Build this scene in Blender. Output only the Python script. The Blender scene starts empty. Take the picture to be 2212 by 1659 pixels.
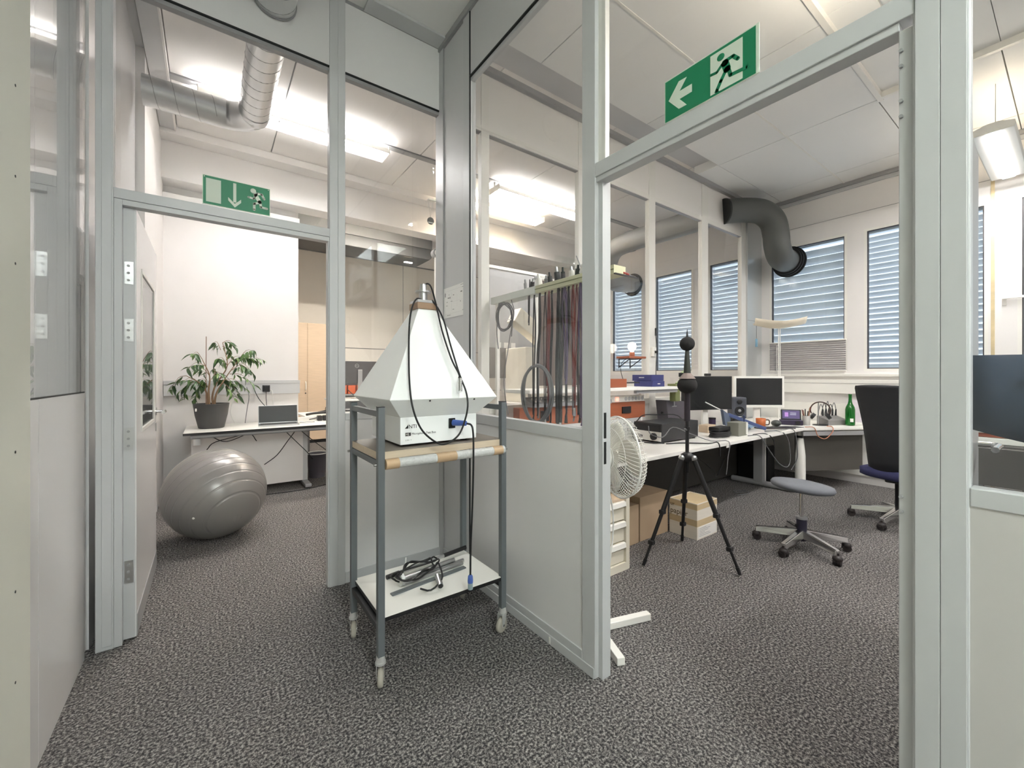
import bpy, math, random
from mathutils import Vector, Matrix
random.seed(11)
scene = bpy.context.scene
C = scene.collection
R = math.radians

# ------------------------------------------------------------------ camera, world, exposure
cd = bpy.data.cameras.new('camera')
cd.sensor_width = 36.0
cd.lens = 36.0 * 898.7 / 2212.0
cd.shift_y = -18.8 / 2212.0
cd.clip_start = 0.02
cam = bpy.data.objects.new('camera', cd)
cam.location = (0, 0, 1.3)
cam.rotation_euler = (R(90), 0, -R(36.05))
C.objects.link(cam)
scene.camera = cam

w = bpy.data.worlds.new('sky')
scene.world = w
w.use_nodes = True
bg = w.node_tree.nodes['Background']
bg.inputs[0].default_value = (0.80, 0.89, 1.0, 1)
bg.inputs[1].default_value = 0.8

scene.view_settings.view_transform = 'Standard'
scene.view_settings.look = 'None'
scene.view_settings.exposure = 1.05
scene.view_settings.gamma = 1.0
scene.view_settings.use_curve_mapping = False
scene.cycles.transparent_max_bounces = 32
scene.cycles.max_bounces = 14
scene.cycles.diffuse_bounces = 6

COOL = (1.0, 0.975, 0.975)
WARM = (1.0, 0.83, 0.62)
TEAL = (0.91, 0.99, 0.98)
E_ROOM1 = 12.5     # fluorescent tubes of the left lab
E_WARM1 = 9.0
E_ROOM2 = 112.0     # luminaires of the right lab
E_HALL = 32.0      # added corridor fill light, unseen behind the camera

# ------------------------------------------------------------------ materials
def srgb(r, g, b):
    def f(c):
        c /= 255.0
        return c / 12.92 if c <= 0.04045 else ((c + 0.055) / 1.055) ** 2.4
    return (f(r), f(g), f(b), 1.0)

MATS = {}
def mat(name, col, rough=0.5, metal=0.0, noise=0.0, nscale=12.0, bump=0.0, bscale=200.0, spec=0.5, trans=0.0, emit=None, estr=0.0, stretch=None):
    if name in MATS: return MATS[name]
    m = bpy.data.materials.new(name); m.use_nodes = True
    nt = m.node_tree; b = nt.nodes['Principled BSDF']
    c = srgb(*col)
    b.inputs['Base Color'].default_value = c
    b.inputs['Roughness'].default_value = rough
    b.inputs['Metallic'].default_value = metal
    b.inputs['Specular IOR Level'].default_value = spec
    if trans: b.inputs['Transmission Weight'].default_value = trans
    if emit:
        b.inputs['Emission Color'].default_value = (*emit, 1); b.inputs['Emission Strength'].default_value = estr
    if noise or bump:
        tc = nt.nodes.new('ShaderNodeTexCoord'); src = tc.outputs['Object']
        if stretch:
            mp = nt.nodes.new('ShaderNodeMapping'); mp.inputs['Scale'].default_value = stretch
            nt.links.new(src, mp.inputs[0]); src = mp.outputs[0]
    if noise:
        n = nt.nodes.new('ShaderNodeTexNoise'); n.inputs['Scale'].default_value = nscale; n.inputs['Detail'].default_value = 4
        nt.links.new(src, n.inputs['Vector'])
        mx = nt.nodes.new('ShaderNodeMix'); mx.data_type = 'RGBA'
        mx.inputs['A'].default_value = tuple(x * (1 - noise) for x in c[:3]) + (1,)
        mx.inputs['B'].default_value = tuple(min(1, x * (1 + noise)) for x in c[:3]) + (1,)
        nt.links.new(n.outputs['Fac'], mx.inputs['Factor']); nt.links.new(mx.outputs['Result'], b.inputs['Base Color'])
    if bump:
        n2 = nt.nodes.new('ShaderNodeTexNoise'); n2.inputs['Scale'].default_value = bscale; n2.inputs['Detail'].default_value = 2
        nt.links.new(src, n2.inputs['Vector'])
        bp = nt.nodes.new('ShaderNodeBump'); bp.inputs['Strength'].default_value = bump; bp.inputs['Distance'].default_value = 0.004
        nt.links.new(n2.outputs['Fac'], bp.inputs['Height']); nt.links.new(bp.outputs[0], b.inputs['Normal'])
    MATS[name] = m
    return m

def glass_mat(name, tint, refl_rough=0.0):
    m = bpy.data.materials.new(name); m.use_nodes = True; nt = m.node_tree
    nt.nodes.clear()
    o = nt.nodes.new('ShaderNodeOutputMaterial'); mix = nt.nodes.new('ShaderNodeMixShader')
    t = nt.nodes.new('ShaderNodeBsdfTransparent'); t.inputs[0].default_value = (*tint, 1)
    g = nt.nodes.new('ShaderNodeBsdfGlossy'); g.inputs['Roughness'].default_value = refl_rough
    lw = nt.nodes.new('ShaderNodeLayerWeight'); lw.inputs['Blend'].default_value = 0.5
    pw = nt.nodes.new('ShaderNodeMath'); pw.operation = 'POWER'; pw.inputs[1].default_value = 5.0
    ma = nt.nodes.new('ShaderNodeMath'); ma.operation = 'MULTIPLY_ADD'; ma.inputs[1].default_value = 0.95; ma.inputs[2].default_value = 0.04
    nt.links.new(lw.outputs['Facing'], pw.inputs[0]); nt.links.new(pw.outputs[0], ma.inputs[0])
    nt.links.new(ma.outputs[0], mix.inputs[0]); nt.links.new(t.outputs[0], mix.inputs[1]); nt.links.new(g.outputs[0], mix.inputs[2])
    nt.links.new(mix.outputs[0], o.inputs[0])
    MATS[name] = m
    return m

def carpet_mat():
    m = bpy.data.materials.new('carpet'); m.use_nodes = True; nt = m.node_tree; b = nt.nodes['Principled BSDF']
    b.inputs['Roughness'].default_value = 0.95; b.inputs['Specular IOR Level'].default_value = 0.15
    tc = nt.nodes.new('ShaderNodeTexCoord')
    n = nt.nodes.new('ShaderNodeTexNoise'); n.inputs['Scale'].default_value = 100; n.inputs['Detail'].default_value = 6; n.inputs['Roughness'].default_value = 0.72
    v = nt.nodes.new('ShaderNodeTexVoronoi'); v.inputs['Scale'].default_value = 110
    cr = nt.nodes.new('ShaderNodeValToRGB'); e = cr.color_ramp.elements
    e[0].position = 0.415; e[0].color = srgb(62, 61, 63)
    e[1].position = 0.61; e[1].color = srgb(192, 188, 183)
    e2 = cr.color_ramp.elements.new(0.5); e2.color = srgb(113, 110, 108)
    nt.links.new(tc.outputs['Object'], n.inputs['Vector']); nt.links.new(tc.outputs['Object'], v.inputs['Vector'])
    nt.links.new(n.outputs['Fac'], cr.inputs[0])
    big = nt.nodes.new('ShaderNodeTexNoise'); big.inputs['Scale'].default_value = 1.4; big.inputs['Detail'].default_value = 2
    nt.links.new(tc.outputs['Object'], big.inputs['Vector'])
    mp = nt.nodes.new('ShaderNodeMapRange'); mp.inputs['To Min'].default_value = 0.88; mp.inputs['To Max'].default_value = 1.1
    nt.links.new(big.outputs['Fac'], mp.inputs[0])
    mul = nt.nodes.new('ShaderNodeMix'); mul.data_type = 'RGBA'; mul.blend_type = 'MULTIPLY'; mul.inputs['Factor'].default_value = 1
    nt.links.new(cr.outputs[0], mul.inputs['A']); nt.links.new(mp.outputs[0], mul.inputs['B'])
    nt.links.new(mul.outputs['Result'], b.inputs['Base Color'])
    add = nt.nodes.new('ShaderNodeMath'); add.operation = 'SUBTRACT'
    nt.links.new(n.outputs['Fac'], add.inputs[0]); nt.links.new(v.outputs['Distance'], add.inputs[1])
    bp = nt.nodes.new('ShaderNodeBump'); bp.inputs['Strength'].default_value = 0.9; bp.inputs['Distance'].default_value = 0.012
    nt.links.new(add.outputs[0], bp.inputs['Height']); nt.links.new(bp.outputs[0], b.inputs['Normal'])
    MATS['carpet'] = m
    return m

carpet_mat()
GL = glass_mat('pane_glass', (0.987, 0.991, 0.991))
GLD = glass_mat('smoked_glass', (0.93, 0.95, 0.95))
GLO = glass_mat('window_glass', (0.93, 0.97, 0.98))
FRAME = mat('frame_grey', (194, 195, 196), 0.38, 0.0, noise=0.03, nscale=3, spec=0.5)
FRAMED = mat('frame_grey_dark', (152, 152, 153), 0.4)
FRAMEW = mat('frame_cream', (226, 224, 218), 0.4)
PANEL = mat('panel_white', (222, 221, 221), 0.22, noise=0.015, nscale=2)
PANELG = mat('panel_grey', (200, 200, 201), 0.42)
PANELC = mat('panel_cream', (229, 226, 222), 0.4)
SEAL = mat('seal_black', (28, 30, 30), 0.6)
WHITEP = mat('white_plaster', (232, 229, 227), 0.75, noise=0.02, nscale=6, bump=0.08, bscale=240)
CEILW = mat('ceiling_white', (232, 229, 226), 0.8, noise=0.03, nscale=5, bump=0.05, bscale=120)
TILE = mat('ceiling_tile', (228, 228, 226), 0.6, noise=0.012, nscale=3)
BEIGE = mat('wall_beige_tint', (224, 219, 210), 0.7, noise=0.02, nscale=3)  # warm cast of the tube light put into the far wall colour
DRYWALL = mat('green_board', (208, 209, 198), 0.75, noise=0.02, nscale=4)
BLACK = mat('black_plastic', (26, 26, 28), 0.42)
CABLE = mat('cable_black', (22, 22, 23), 0.5)
CABLEG = mat('cable_grey', (112, 112, 114), 0.55)
CABLEW = mat('cable_white', (225, 224, 220), 0.5)
CABLER = mat('cable_red', (112, 40, 34), 0.5)
CABLEP = mat('cable_purple', (88, 72, 104), 0.5)
CHROME = mat('chrome', (214, 214, 214), 0.16, 1.0)
STEEL = mat('brushed_steel', (196, 197, 198), 0.3, 1.0, noise=0.05, nscale=30)
GALV = mat('galvanised_steel', (212, 212, 212), 0.36, 0.8, noise=0.06, nscale=5)
CARTG = mat('cart_grey', (98, 103, 106), 0.45)
WHITEL = mat('white_laminate', (238, 236, 230), 0.35)
WHITEM = mat('white_metal', (236, 234, 228), 0.35)
WOOD = mat('pale_wood', (206, 184, 158), 0.5, noise=0.12, nscale=6, stretch=(1, 1, 9))
WOODX = mat('plywood_edge', (202, 186, 164), 0.6, noise=0.14, nscale=8, stretch=(1, 10, 10))
WOODB = mat('brown_wood', (150, 122, 98), 0.5, noise=0.2, nscale=9, stretch=(1, 6, 9))
CARD = mat('cardboard', (172, 150, 124), 0.8, noise=0.06, nscale=8)
DUCTG = mat('duct_dark_grey', (84, 86, 84), 0.5, noise=0.05, nscale=4)
DUCTL = mat('duct_light_grey', (140, 141, 140), 0.5, noise=0.05, nscale=4)
GREEN = mat('sign_green', (22, 122, 84), 0.45)
LUM = mat('sign_luminous', (206, 216, 202), 0.55)

# ------------------------------------------------------------------ mesh builder
ORG = {}
class MB:
    def __init__(s): s.v = []; s.f = []; s.s = []
    def _add(s, vs, fs, smooth=False):
        o = len(s.v); s.v += [Vector(v) for v in vs]; s.f += [tuple(i + o for i in f) for f in fs]; s.s += [smooth] * len(fs); return s
    def box(s, x0, x1, y0, y1, z0, z1):
        return s._add([(x0,y0,z0),(x1,y0,z0),(x1,y1,z0),(x0,y1,z0),(x0,y0,z1),(x1,y0,z1),(x1,y1,z1),(x0,y1,z1)],
                      [(0,3,2,1),(4,5,6,7),(0,1,5,4),(1,2,6,5),(2,3,7,6),(3,0,4,7)])
    def obox(s, c, d, M):
        hx, hy, hz = d[0]/2, d[1]/2, d[2]/2
        n = len(s.v); s.box(-hx,hx,-hy,hy,-hz,hz)
        for i in range(n, len(s.v)): s.v[i] = M @ s.v[i] + Vector(c)
        return s
    def bar(s, p0, p1, w, h):
        p0 = Vector(p0); p1 = Vector(p1); d = p1 - p0
        q = d.to_track_quat('Y', 'Z').to_matrix()
        return s.obox((p0 + p1) / 2, (w, d.length, h), q)
    def ring(s, c, u, v, r, n): return [c + u * (r * math.cos(2*math.pi*i/n)) + v * (r * math.sin(2*math.pi*i/n)) for i in range(n)]
    def cyl(s, p0, p1, r0, r1=None, n=16, caps=True):
        p0 = Vector(p0); p1 = Vector(p1); r1 = r0 if r1 is None else r1
        d = (p1 - p0).normalized(); u = d.orthogonal().normalized(); v = d.cross(u)
        a = s.ring(p0, u, v, r0, n); b = s.ring(p1, u, v, r1, n)
        s._add(a + b, [(i, (i+1) % n, n + (i+1) % n, n + i) for i in range(n)], True)
        if caps:
            s._add(a, [tuple(reversed(range(n)))]); s._add(b, [tuple(range(n))])
        return s
    def tube(s, pts, r, n=8, sub=4, closed=False, r1=None, caps=True):
        P = [Vector(p) for p in pts]
        if sub > 1 and len(P) > 2:
            Q = []; m = len(P)
            rng = range(m) if closed else range(m - 1)
            for i in rng:
                p0 = P[(i-1) % m] if (closed or i > 0) else P[0] * 2 - P[1]
                p1 = P[i]; p2 = P[(i+1) % m]
                p3 = P[(i+2) % m] if (closed or i + 2 < m) else P[m-1] * 2 - P[m-2]
                for k in range(sub):
                    t = k / sub
                    Q.append(0.5 * ((2*p1) + (p2-p0)*t + (2*p0-5*p1+4*p2-p3)*t*t + (3*p1-p0-3*p2+p3)*t*t*t))
            if not closed: Q.append(P[-1])
            P = Q
        m = len(P); rings = []; u = None
        for i in range(m):
            if closed: d = P[(i+1) % m] - P[i-1]
            else: d = P[min(i+1, m-1)] - P[max(i-1, 0)]
            if d.length < 1e-9: d = Vector((0,0,1))
            d.normalize()
            if u is None: u = d.orthogonal().normalized()
            else:
                u = (u - d * u.dot(d))
                u = u.normalized() if u.length > 1e-6 else d.orthogonal().normalized()
            v = d.cross(u)
            rr = r if r1 is None else r + (r1 - r) * i / (m - 1)
            rings += s.ring(P[i], u, v, rr, n)
        fs = []
        for i in range(m if closed else m - 1):
            j = (i + 1) % m
            for k in range(n): fs.append((i*n+k, i*n+(k+1) % n, j*n+(k+1) % n, j*n+k))
        s._add(rings, fs, True)
        if not closed and caps:
            s._add(rings[:n], [tuple(reversed(range(n)))]); s._add(rings[-n:], [tuple(range(n))])
        return s
    def sphere(s, c, r, n=20, m=12, sc=(1,1,1)):
        vs = [(0,0,-1)]
        for j in range(1, m):
            a = -math.pi/2 + math.pi*j/m
            for i in range(n):
                b = 2*math.pi*i/n; vs.append((math.cos(a)*math.cos(b), math.cos(a)*math.sin(b), math.sin(a)))
        vs.append((0,0,1)); t = len(vs) - 1
        fs = [(0, 1+(i+1) % n, 1+i) for i in range(n)]
        for j in range(m-2):
            for i in range(n): fs.append((1+j*n+i, 1+j*n+(i+1) % n, 1+(j+1)*n+(i+1) % n, 1+(j+1)*n+i))
        fs += [(t, 1+(m-2)*n+i, 1+(m-2)*n+(i+1) % n) for i in range(n)]
        return s._add([(c[0]+r*sc[0]*x, c[1]+r*sc[1]*y, c[2]+r*sc[2]*z) for x, y, z in vs], fs, True)
    def lathe(s, prof, c=(0,0,0), n=24, M=None, smooth=True):
        vs = []; fs = []
        for r, z in prof:
            for i in range(n):
                b = 2*math.pi*i/n; p = Vector((r*math.cos(b), r*math.sin(b), z))
                vs.append((M @ p if M else p) + Vector(c))
        for j in range(len(prof)-1):
            for i in range(n): fs.append((j*n+i, j*n+(i+1) % n, (j+1)*n+(i+1) % n, (j+1)*n+i))
        s._add(vs, fs, smooth)
        if prof[0][0] > 1e-4: s._add(vs[:n], [tuple(reversed(range(n)))])
        if prof[-1][0] > 1e-4: s._add(vs[-n:], [tuple(range(n))])
        return s
    def prism(s, poly, w0, w1, fn):
        n = len(poly)
        vs = [fn(a, b, w0) for a, b in poly] + [fn(a, b, w1) for a, b in poly]
        return s._add(vs, [tuple(reversed(range(n))), tuple(range(n, 2*n))] + [(i, (i+1) % n, n+(i+1) % n, n+i) for i in range(n)])
    def build(s, name, m, parent=None, bevel=0.0, label=None):
        me = bpy.data.meshes.new(name)
        org = ORG.get(parent.name, Vector()) if parent else Vector()
        me.from_pydata([tuple(v - org) for v in s.v], [], s.f)
        me.polygons.foreach_set('use_smooth', s.s)
        me.update()
        import bmesh
        bm = bmesh.new(); bm.from_mesh(me); bmesh.ops.recalc_face_normals(bm, faces=bm.faces); bm.to_mesh(me); bm.free()
        me.materials.append(m)
        o = bpy.data.objects.new(name, me); C.objects.link(o)
        if parent: o.parent = parent; ORG[o.name] = org.copy()
        if bevel:
            b = o.modifiers.new('bevel', 'BEVEL'); b.width = bevel; b.segments = 2; b.limit_method = 'ANGLE'; b.angle_limit = R(50)
        if label: o['label'] = label
        return o

def tag(o, label, cat, group=None):
    o['label'] = label; o['category'] = cat
    if group: o['group'] = group
    return o
def thing(name, label, cat, loc, group=None, rotz=None):
    """Empty at the base of a thing. rotz given: its parts are drawn in local coordinates."""
    o = bpy.data.objects.new(name, None); o.empty_display_size = 0.05
    C.objects.link(o); o.location = loc
    if rotz is None: ORG[o.name] = Vector(loc)
    else: o.rotation_euler = (0, 0, rotz); ORG[o.name] = Vector()
    return tag(o, label, cat, group)
def struct(name):
    o = bpy.data.objects.new(name, None); o.empty_display_size = 0.05
    C.objects.link(o); o['kind'] = 'structure'
    return o
def box(name, b, m, parent=None, bevel=0.0, label=None): return MB().box(*b).build(name, m, parent, bevel, label)
def share(src, parent, loc, rot=None, scale=None):
    o = src.copy(); C.objects.link(o); o.parent = parent; o.location = loc
    if rot: o.rotation_euler = rot
    if scale: o.scale = scale
    return o
def lettering(body, size, loc, rot, m, parent, name='lettering', align='LEFT', extrude=0.0004):
    cu = bpy.data.curves.new('t', 'FONT'); cu.body = body; cu.size = size; cu.extrude = extrude; cu.align_x = align
    to = bpy.data.objects.new('t', cu); C.objects.link(to)
    dg = bpy.context.evaluated_depsgraph_get(); me = bpy.data.meshes.new_from_object(to.evaluated_get(dg))
    bpy.data.objects.remove(to)
    me.materials.clear(); me.materials.append(m)
    o = bpy.data.objects.new(name, me); C.objects.link(o); o.parent = parent
    o.location = Vector(loc) - ORG.get(parent.name, Vector()); o.rotation_euler = rot
    return o

# ------------------------------------------------------------------ the setting
fl = box('floor', (-0.75, 6.6, -3.2, 9.4, -0.05, 0.0), MATS['carpet']); fl['kind'] = 'structure'

# ceilings
ch = box('ceiling', (-0.75, 1.36, -3.2, 2.73, 3.65, 3.75), TILE); ch['kind'] = 'structure'
box('trim_strip', (0.80, 1.33, 2.60, 2.712, 3.632, 3.65), FRAME, ch)
c1 = box('ceiling', (-0.75, 6.6, 2.73, 9.4, 3.86, 3.96), FRAMED); c1['kind'] = 'structure'
xs = [-0.27, 0.57, 1.97, 3.38, 4.78, 6.18, 6.35]
for a, b in zip(xs, xs[1:]):
    for y0, y1 in ((2.775, 4.50), (4.58, 5.45), (5.95, 7.6), (7.61, 9.2)):
        box('panel', (a + 0.006, b - 0.006, y0 + 0.006, y1 - 0.006, 3.838, 3.862), CEILW, c1)
box('panel', (-0.60, -0.41, 2.775, 5.45, 3.845, 3.862), PANELG, c1)
box('edge_strip', (-0.40, -0.285, 2.775, 5.45, 3.80, 3.862), PANELG, c1)
box('edge_strip', (-0.285, -0.272, 2.775, 5.45, 3.79, 3.862), WHITEP, c1)
box('track', (-0.40, 6.35, 4.50, 4.58, 3.825, 3.862), FRAMED, c1)
c2 = box('ceiling', (1.36, 6.6, -3.2, 2.73, 3.76, 3.86), PANELG); c2['kind'] = 'structure'
gx = [1.38, 2.03, 3.33, 4.63, 5.93, 6.35]
gy = [-2.41, -1.72, -1.03, -0.34, 0.35, 1.04, 1.73, 2.42, 2.71]
for a, b in zip(gx, gx[1:]):
    for p, q in zip(gy, gy[1:]):
        if q <= 1.05 and b <= 4.64:
            box('tile', (a + 0.002, b - 0.002, p + 0.002, q - 0.002, 3.70, 3.762), TILE, c2)
        elif p > 2.4 and b <= 4.64: continue
        else: box('tile', (a + 0.004, b - 0.004, p + 0.004, q - 0.004, 3.66, 3.762), TILE, c2)
box('tile_frame', (1.38, 4.665, 1.005, 1.04, 3.652, 3.70), FRAMEW, c2)
box('tile_frame', (4.60, 4.635, -2.4, 1.005, 3.652, 3.70), FRAMEW, c2)
box('tile_frame', (1.38, 6.35, 1.722, 1.738, 3.655, 3.662), FRAMEW, c2)
box('edge_rail', (1.38, 6.35, 2.665, 2.711, 3.615, 3.66), FRAMED, c2)

# wall with the doorway into the left lab (faces the corridor)
wa = struct('wall_back')
YA, YB = 2.713, 2.773
box('post', (-0.431, -0.368, YA, YB, 0, 3.65), FRAME, wa, 0.003)
box('post_cover', (-0.408, -0.374, YA - 0.005, YA, 0.02, 3.65), FRAME, wa, 0.0015)
box('jamb', (-0.368, -0.338, YA + 0.006, YB, 0, 2.147), FRAME, wa, 0.002)
box('post', (0.595, 0.688, YA, YB, 0, 3.65), FRAME, wa, 0.003)
box('jamb', (0.588, 0.612, YA + 0.010, YB + 0.004, 0, 2.123), FRAME, wa, 0.002)
box('post_cover', (0.644, 0.684, YA - 0.004, YA, 0.0, 3.65), FRAME, wa, 0.0015)
box('lintel', (-0.368, 0.595, YA, YB, 2.147, 2.196), FRAME, wa, 0.002)
box('lintel_strip', (-0.338, 0.595, YA + 0.006, YB, 2.120, 2.147), FRAME, wa, 0.002)
for x0, x1 in ((-0.368, 0.595), (0.688, 1.335)):
    box('top_panel', (x0, x1, YA + 0.006, YB - 0.006, 3.197, 3.632), PANEL, wa)
    box('top_rail', (x0, x1, YA, YB, 3.632, 3.65), FRAMED, wa)
    box('seal', (x0, x1, YA + 0.002, YB, 3.188, 3.197), SEAL, wa)
    box('glazing_bar', (x0, x1, YA + 0.012, YB - 0.012, 3.166, 3.188), FRAMED, wa)
box('pane', (-0.368, 0.595, YA + 0.027, YA + 0.033, 2.196, 3.168), GL, wa)
box('pane', (0.688, 1.30, YA + 0.027, YA + 0.033, 1.062, 3.168), GL, wa)
box('sill_rail', (0.688, 1.335, YA, YB, 1.02, 1.062), FRAME, wa, 0.002)
box('lower_panel', (0.688, 1.335, YA + 0.008, YB - 0.008, 0.07, 1.02), PANEL, wa)
box('base_rail', (0.688, 1.335, YA, YB, 0, 0.07), FRAME, wa, 0.002)

# partition between corridor and right lab
wb = struct('wall_right')
XB, XC = 1.332, 1.377
box('corner_post', (XB, XC, 2.655, 2.773, 0, 3.65), FRAME, wb, 0.002)
box('seal', (XB - 0.001, XC, 2.651, 2.655, 0, 3.63), FRAMED, wb)
box('full_panel', (XB + 0.008, XC - 0.008, 2.37, 2.651, 0.07, 3.60), PANELG, wb)
box('mullion', (XB, XC, 2.292, 2.37, 0, 3.62), FRAME, wb, 0.002)
box('seal', (XB - 0.001, XB + 0.008, 2.284, 2.290, 0.07, 3.62), SEAL, wb)
box('glazing_bead', (XB + 0.008, XC, 2.284, 2.292, 0.07, 3.62), FRAME, wb)
box('top_rail', (XB - 0.012, XC + 0.01, -3.0, 2.713, 3.605, 3.65), FRAMED, wb, 0.002)
for y0, y1 in ((1.305, 2.284), (0.26, 1.228), (-1.45, 0.145)):
    box('top_panel', (XB + 0.006, XC - 0.006, y0, y1, 3.197, 3.605), PANELG, wb)
    box('seal', (XB - 0.001, XC, y0, y1, 3.188, 3.197), SEAL, wb)
    box('glazing_bar', (XB + 0.010, XC - 0.010, y0, y1, 3.166, 3.188), FRAME, wb)
box('pane', (XB + 0.018, XB + 0.024, 1.305, 2.284, 1.062, 3.168), GL, wb)
box('pane', (XB + 0.018, XB + 0.024, 0.26, 1.205, 2.205, 3.168), GL, wb)
box('pane', (XB + 0.018, XB + 0.024, -1.45, 0.145, 1.062, 3.168), GL, wb)
box('post', (XB, XC, 1.228, 1.305, 0, 3.65), FRAME, wb, 0.003)
box('jamb', (XB + 0.022, XC + 0.028, 1.205, 1.232, 0, 2.132), FRAME, wb, 0.002)
box('jamb', (XB + 0.022, XC + 0.004, 1.190, 1.232, 2.20, 3.168), FRAMEW, wb, 0.002)
for z0, z1 in ((1.03, 1.14), (0.92, 1.015)):
    box('strike_slot', (XB + 0.030, XB + 0.044, 1.2035, 1.206, z0, z1), SEAL, wb)
box('lintel', (XB, XC, 0.22, 1.228, 2.147, 2.205), FRAME, wb, 0.002)
box('lintel_strip', (XB + 0.006, XC + 0.01, 0.26, 1.228, 2.126, 2.147), FRAME, wb, 0.002)
box('post', (XB, XC, 0.145, 0.236, 0, 3.65), FRAME, wb, 0.003)
box('post_cover', (XB - 0.003, XB, 0.1905, 0.2315, 0, 3.65), FRAME, wb, 0.001)
box('post_cover', (XB - 0.003, XB, 0.149, 0.1895, 0, 3.65), FRAME, wb, 0.001)
box('jamb', (XB + 0.010, XC + 0.028, 0.230, 0.262, 0, 2.126), FRAME, wb, 0.002)
box('sill_rail', (XB, XC, 1.305, 2.292, 1.005, 1.062), FRAME, wb, 0.002)
box('lower_panel', (XB + 0.006, XC - 0.006, 1.305, 2.292, 0.085, 1.005), PANEL, wb)
box('base_rail', (XB, XC, 1.305, 2.655, 0.045, 0.085), FRAME, wb, 0.002)
box('base_rail', (XB - 0.004, XC, 1.232, 2.655, 0, 0.045), FRAME, wb, 0.002)
box('sill_rail', (XB, XC, -1.45, 0.145, 1.016, 1.056), FRAME, wb, 0.002)
box('lower_panel', (XB + 0.003, XC - 0.006, -1.45, 0.145, 0.05, 1.016), mat('panel_grey_shaded', (196, 193, 190), 0.5), wb)  # greyer colour stands for the weak light on this near panel
box('base_rail', (XB, XC, -1.45, 0.145, 0, 0.05), FRAME, wb, 0.002)
box('end_panel', (XB, XC, -3.1, -1.45, 0, 3.65), PANEL, wb)
for z in (0.955, 1.9, 2.02):
    hp = box('hinge_plate', (XC + 0.027, XC + 0.031, 0.262, 0.268, z, z + 0.075), STEEL, wb)
    for k in (0.018, 0.055):
        MB().cyl((XB + 0.0, 0.2565, z + k), (XB + 0.008, 0.2565, z + k), 0.004, n=10).build('screw', FRAMED, wb)

# corridor wall on the left
wl = struct('wall_left')
box('wall_core', (-0.75, -0.473, -3.1, 4.30, 0, 3.86), WHITEP, wl)
box('lower_panel', (-0.473, -0.461, 2.057, 2.69, 0.0, 1.222), PANEL, wl)
box('lower_panel', (-0.473, -0.461, 1.0, 2.053, 0.0, 1.222), PANEL, wl)
box('backing', (-0.473, -0.470, 2.057, 2.69, 1.222, 3.65), PANEL, wl)
box('backing', (-0.473, -0.470, 1.0, 2.053, 1.222, 3.65), PANEL, wl)
box('pane', (-0.4665, -0.461, 1.0, 2.69, 1.225, 3.65), GL, wl)
box('seal', (-0.472, -0.4605, 1.95, 2.69, 1.220, 1.2255), SEAL, wl)
bd = box('green_board', (-0.4605, -0.449, -3.1, 1.925, 0.0, 3.65), DRYWALL, wl, 0.001, 'pale green plasterboard sheet with dark screw heads')
for z in (0.42, 0.68, 1.08, 1.62, 1.87, 2.13, 2.39):
    MB().cyl((-0.449, 1.80, z), (-0.4480, 1.80, z), 0.004, n=10).build('screw', SEAL, wl)
box('lab_panel', (-0.473, -0.461, 2.775, 4.30, 0.0, 3.845), PANEL, wl)
box('return_wall', (-0.75, -0.405, 4.30, 6.0, 0, 3.86), WHITEP, wl)

# back wall of the near end of the left lab with its beams
wf = struct('wall_far')
box('wall_block', (-0.75, 0.92, 5.90, 9.3, 0, 3.86), WHITEP, wf)
box('beam', (-0.42, 6.36, 5.65, 5.90, 3.37, 3.86), WHITEP, wf, 0.004)
box('beam', (-0.42, 6.36, 5.45, 5.65, 3.76, 3.86), WHITEP, wf, 0.004)
box('ledge', (-0.42, 0.92, 5.80, 5.90, 3.19, 3.27), WHITEP, wf, 0.004)
for a, b in ((0.92, 2.10), (2.11, 3.60), (3.61, 5.1), (5.11, 6.36)):
    for z0, z1 in ((0, 0.9), (0.91, 1.88), (1.89, 3.82)):
        box('wall_panel', (a, b - 0.008, 9.2, 9.3, z0, z1 - 0.008), BEIGE, wf)
box('wall_core', (0.92, 6.36, 9.22, 9.32, 0, 3.86), FRAMED, wf)

# wall ending the corridor behind the camera
wr = box('wall_rear', (-0.75, 6.6, -3.2, -3.1, 0, 3.86), WHITEP); wr['kind'] = 'structure'

# glazed divider between the two labs
we = struct('wall_divider')
mull = [(1.685, 1.757), (2.728, 2.79), (3.775, 3.885), (4.815, 4.955), (5.80, 5.93)]
edges = [XC] + [e for m_ in mull for e in m_]
for a, b in mull: box('mullion', (a, b, YA, YB - 0.01, 0, 3.62), FRAMEW, we, 0.002)
for a, b in zip(edges[0::2], edges[1::2]):
    box('pane', (a, b, YA + 0.024, YA + 0.030, 1.06, 3.172), GL, we)
    box('top_panel', (a, b, YA + 0.006, YB - 0.016, 3.22, 3.62), PANELC, we)
    box('glazing_bar', (a, b, YA + 0.002, YB - 0.012, 3.172, 3.22), FRAMEW, we)
    box('seal', (a, b, YA + 0.010, YB - 0.014, 3.166, 3.172), FRAMED, we)
    box('sill_rail', (a, b, YA, YB - 0.01, 1.0, 1.06), FRAMEW, we, 0.002)
    box('lower_panel', (a, b, YA + 0.006, YB - 0.016, 0, 1.0), PANELC, we)
box('column_sheet', (5.93, 6.36, YA - 0.02, YB, 0, 3.66), mat('satin_sheet', (205, 208, 208), 0.28, 0.55, noise=0.04, nscale=2), we, 0.004)
box('sheet_joint', (5.93, 6.35, YA - 0.0215, YA - 0.02, 2.05, 2.056), FRAMED, we)

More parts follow.
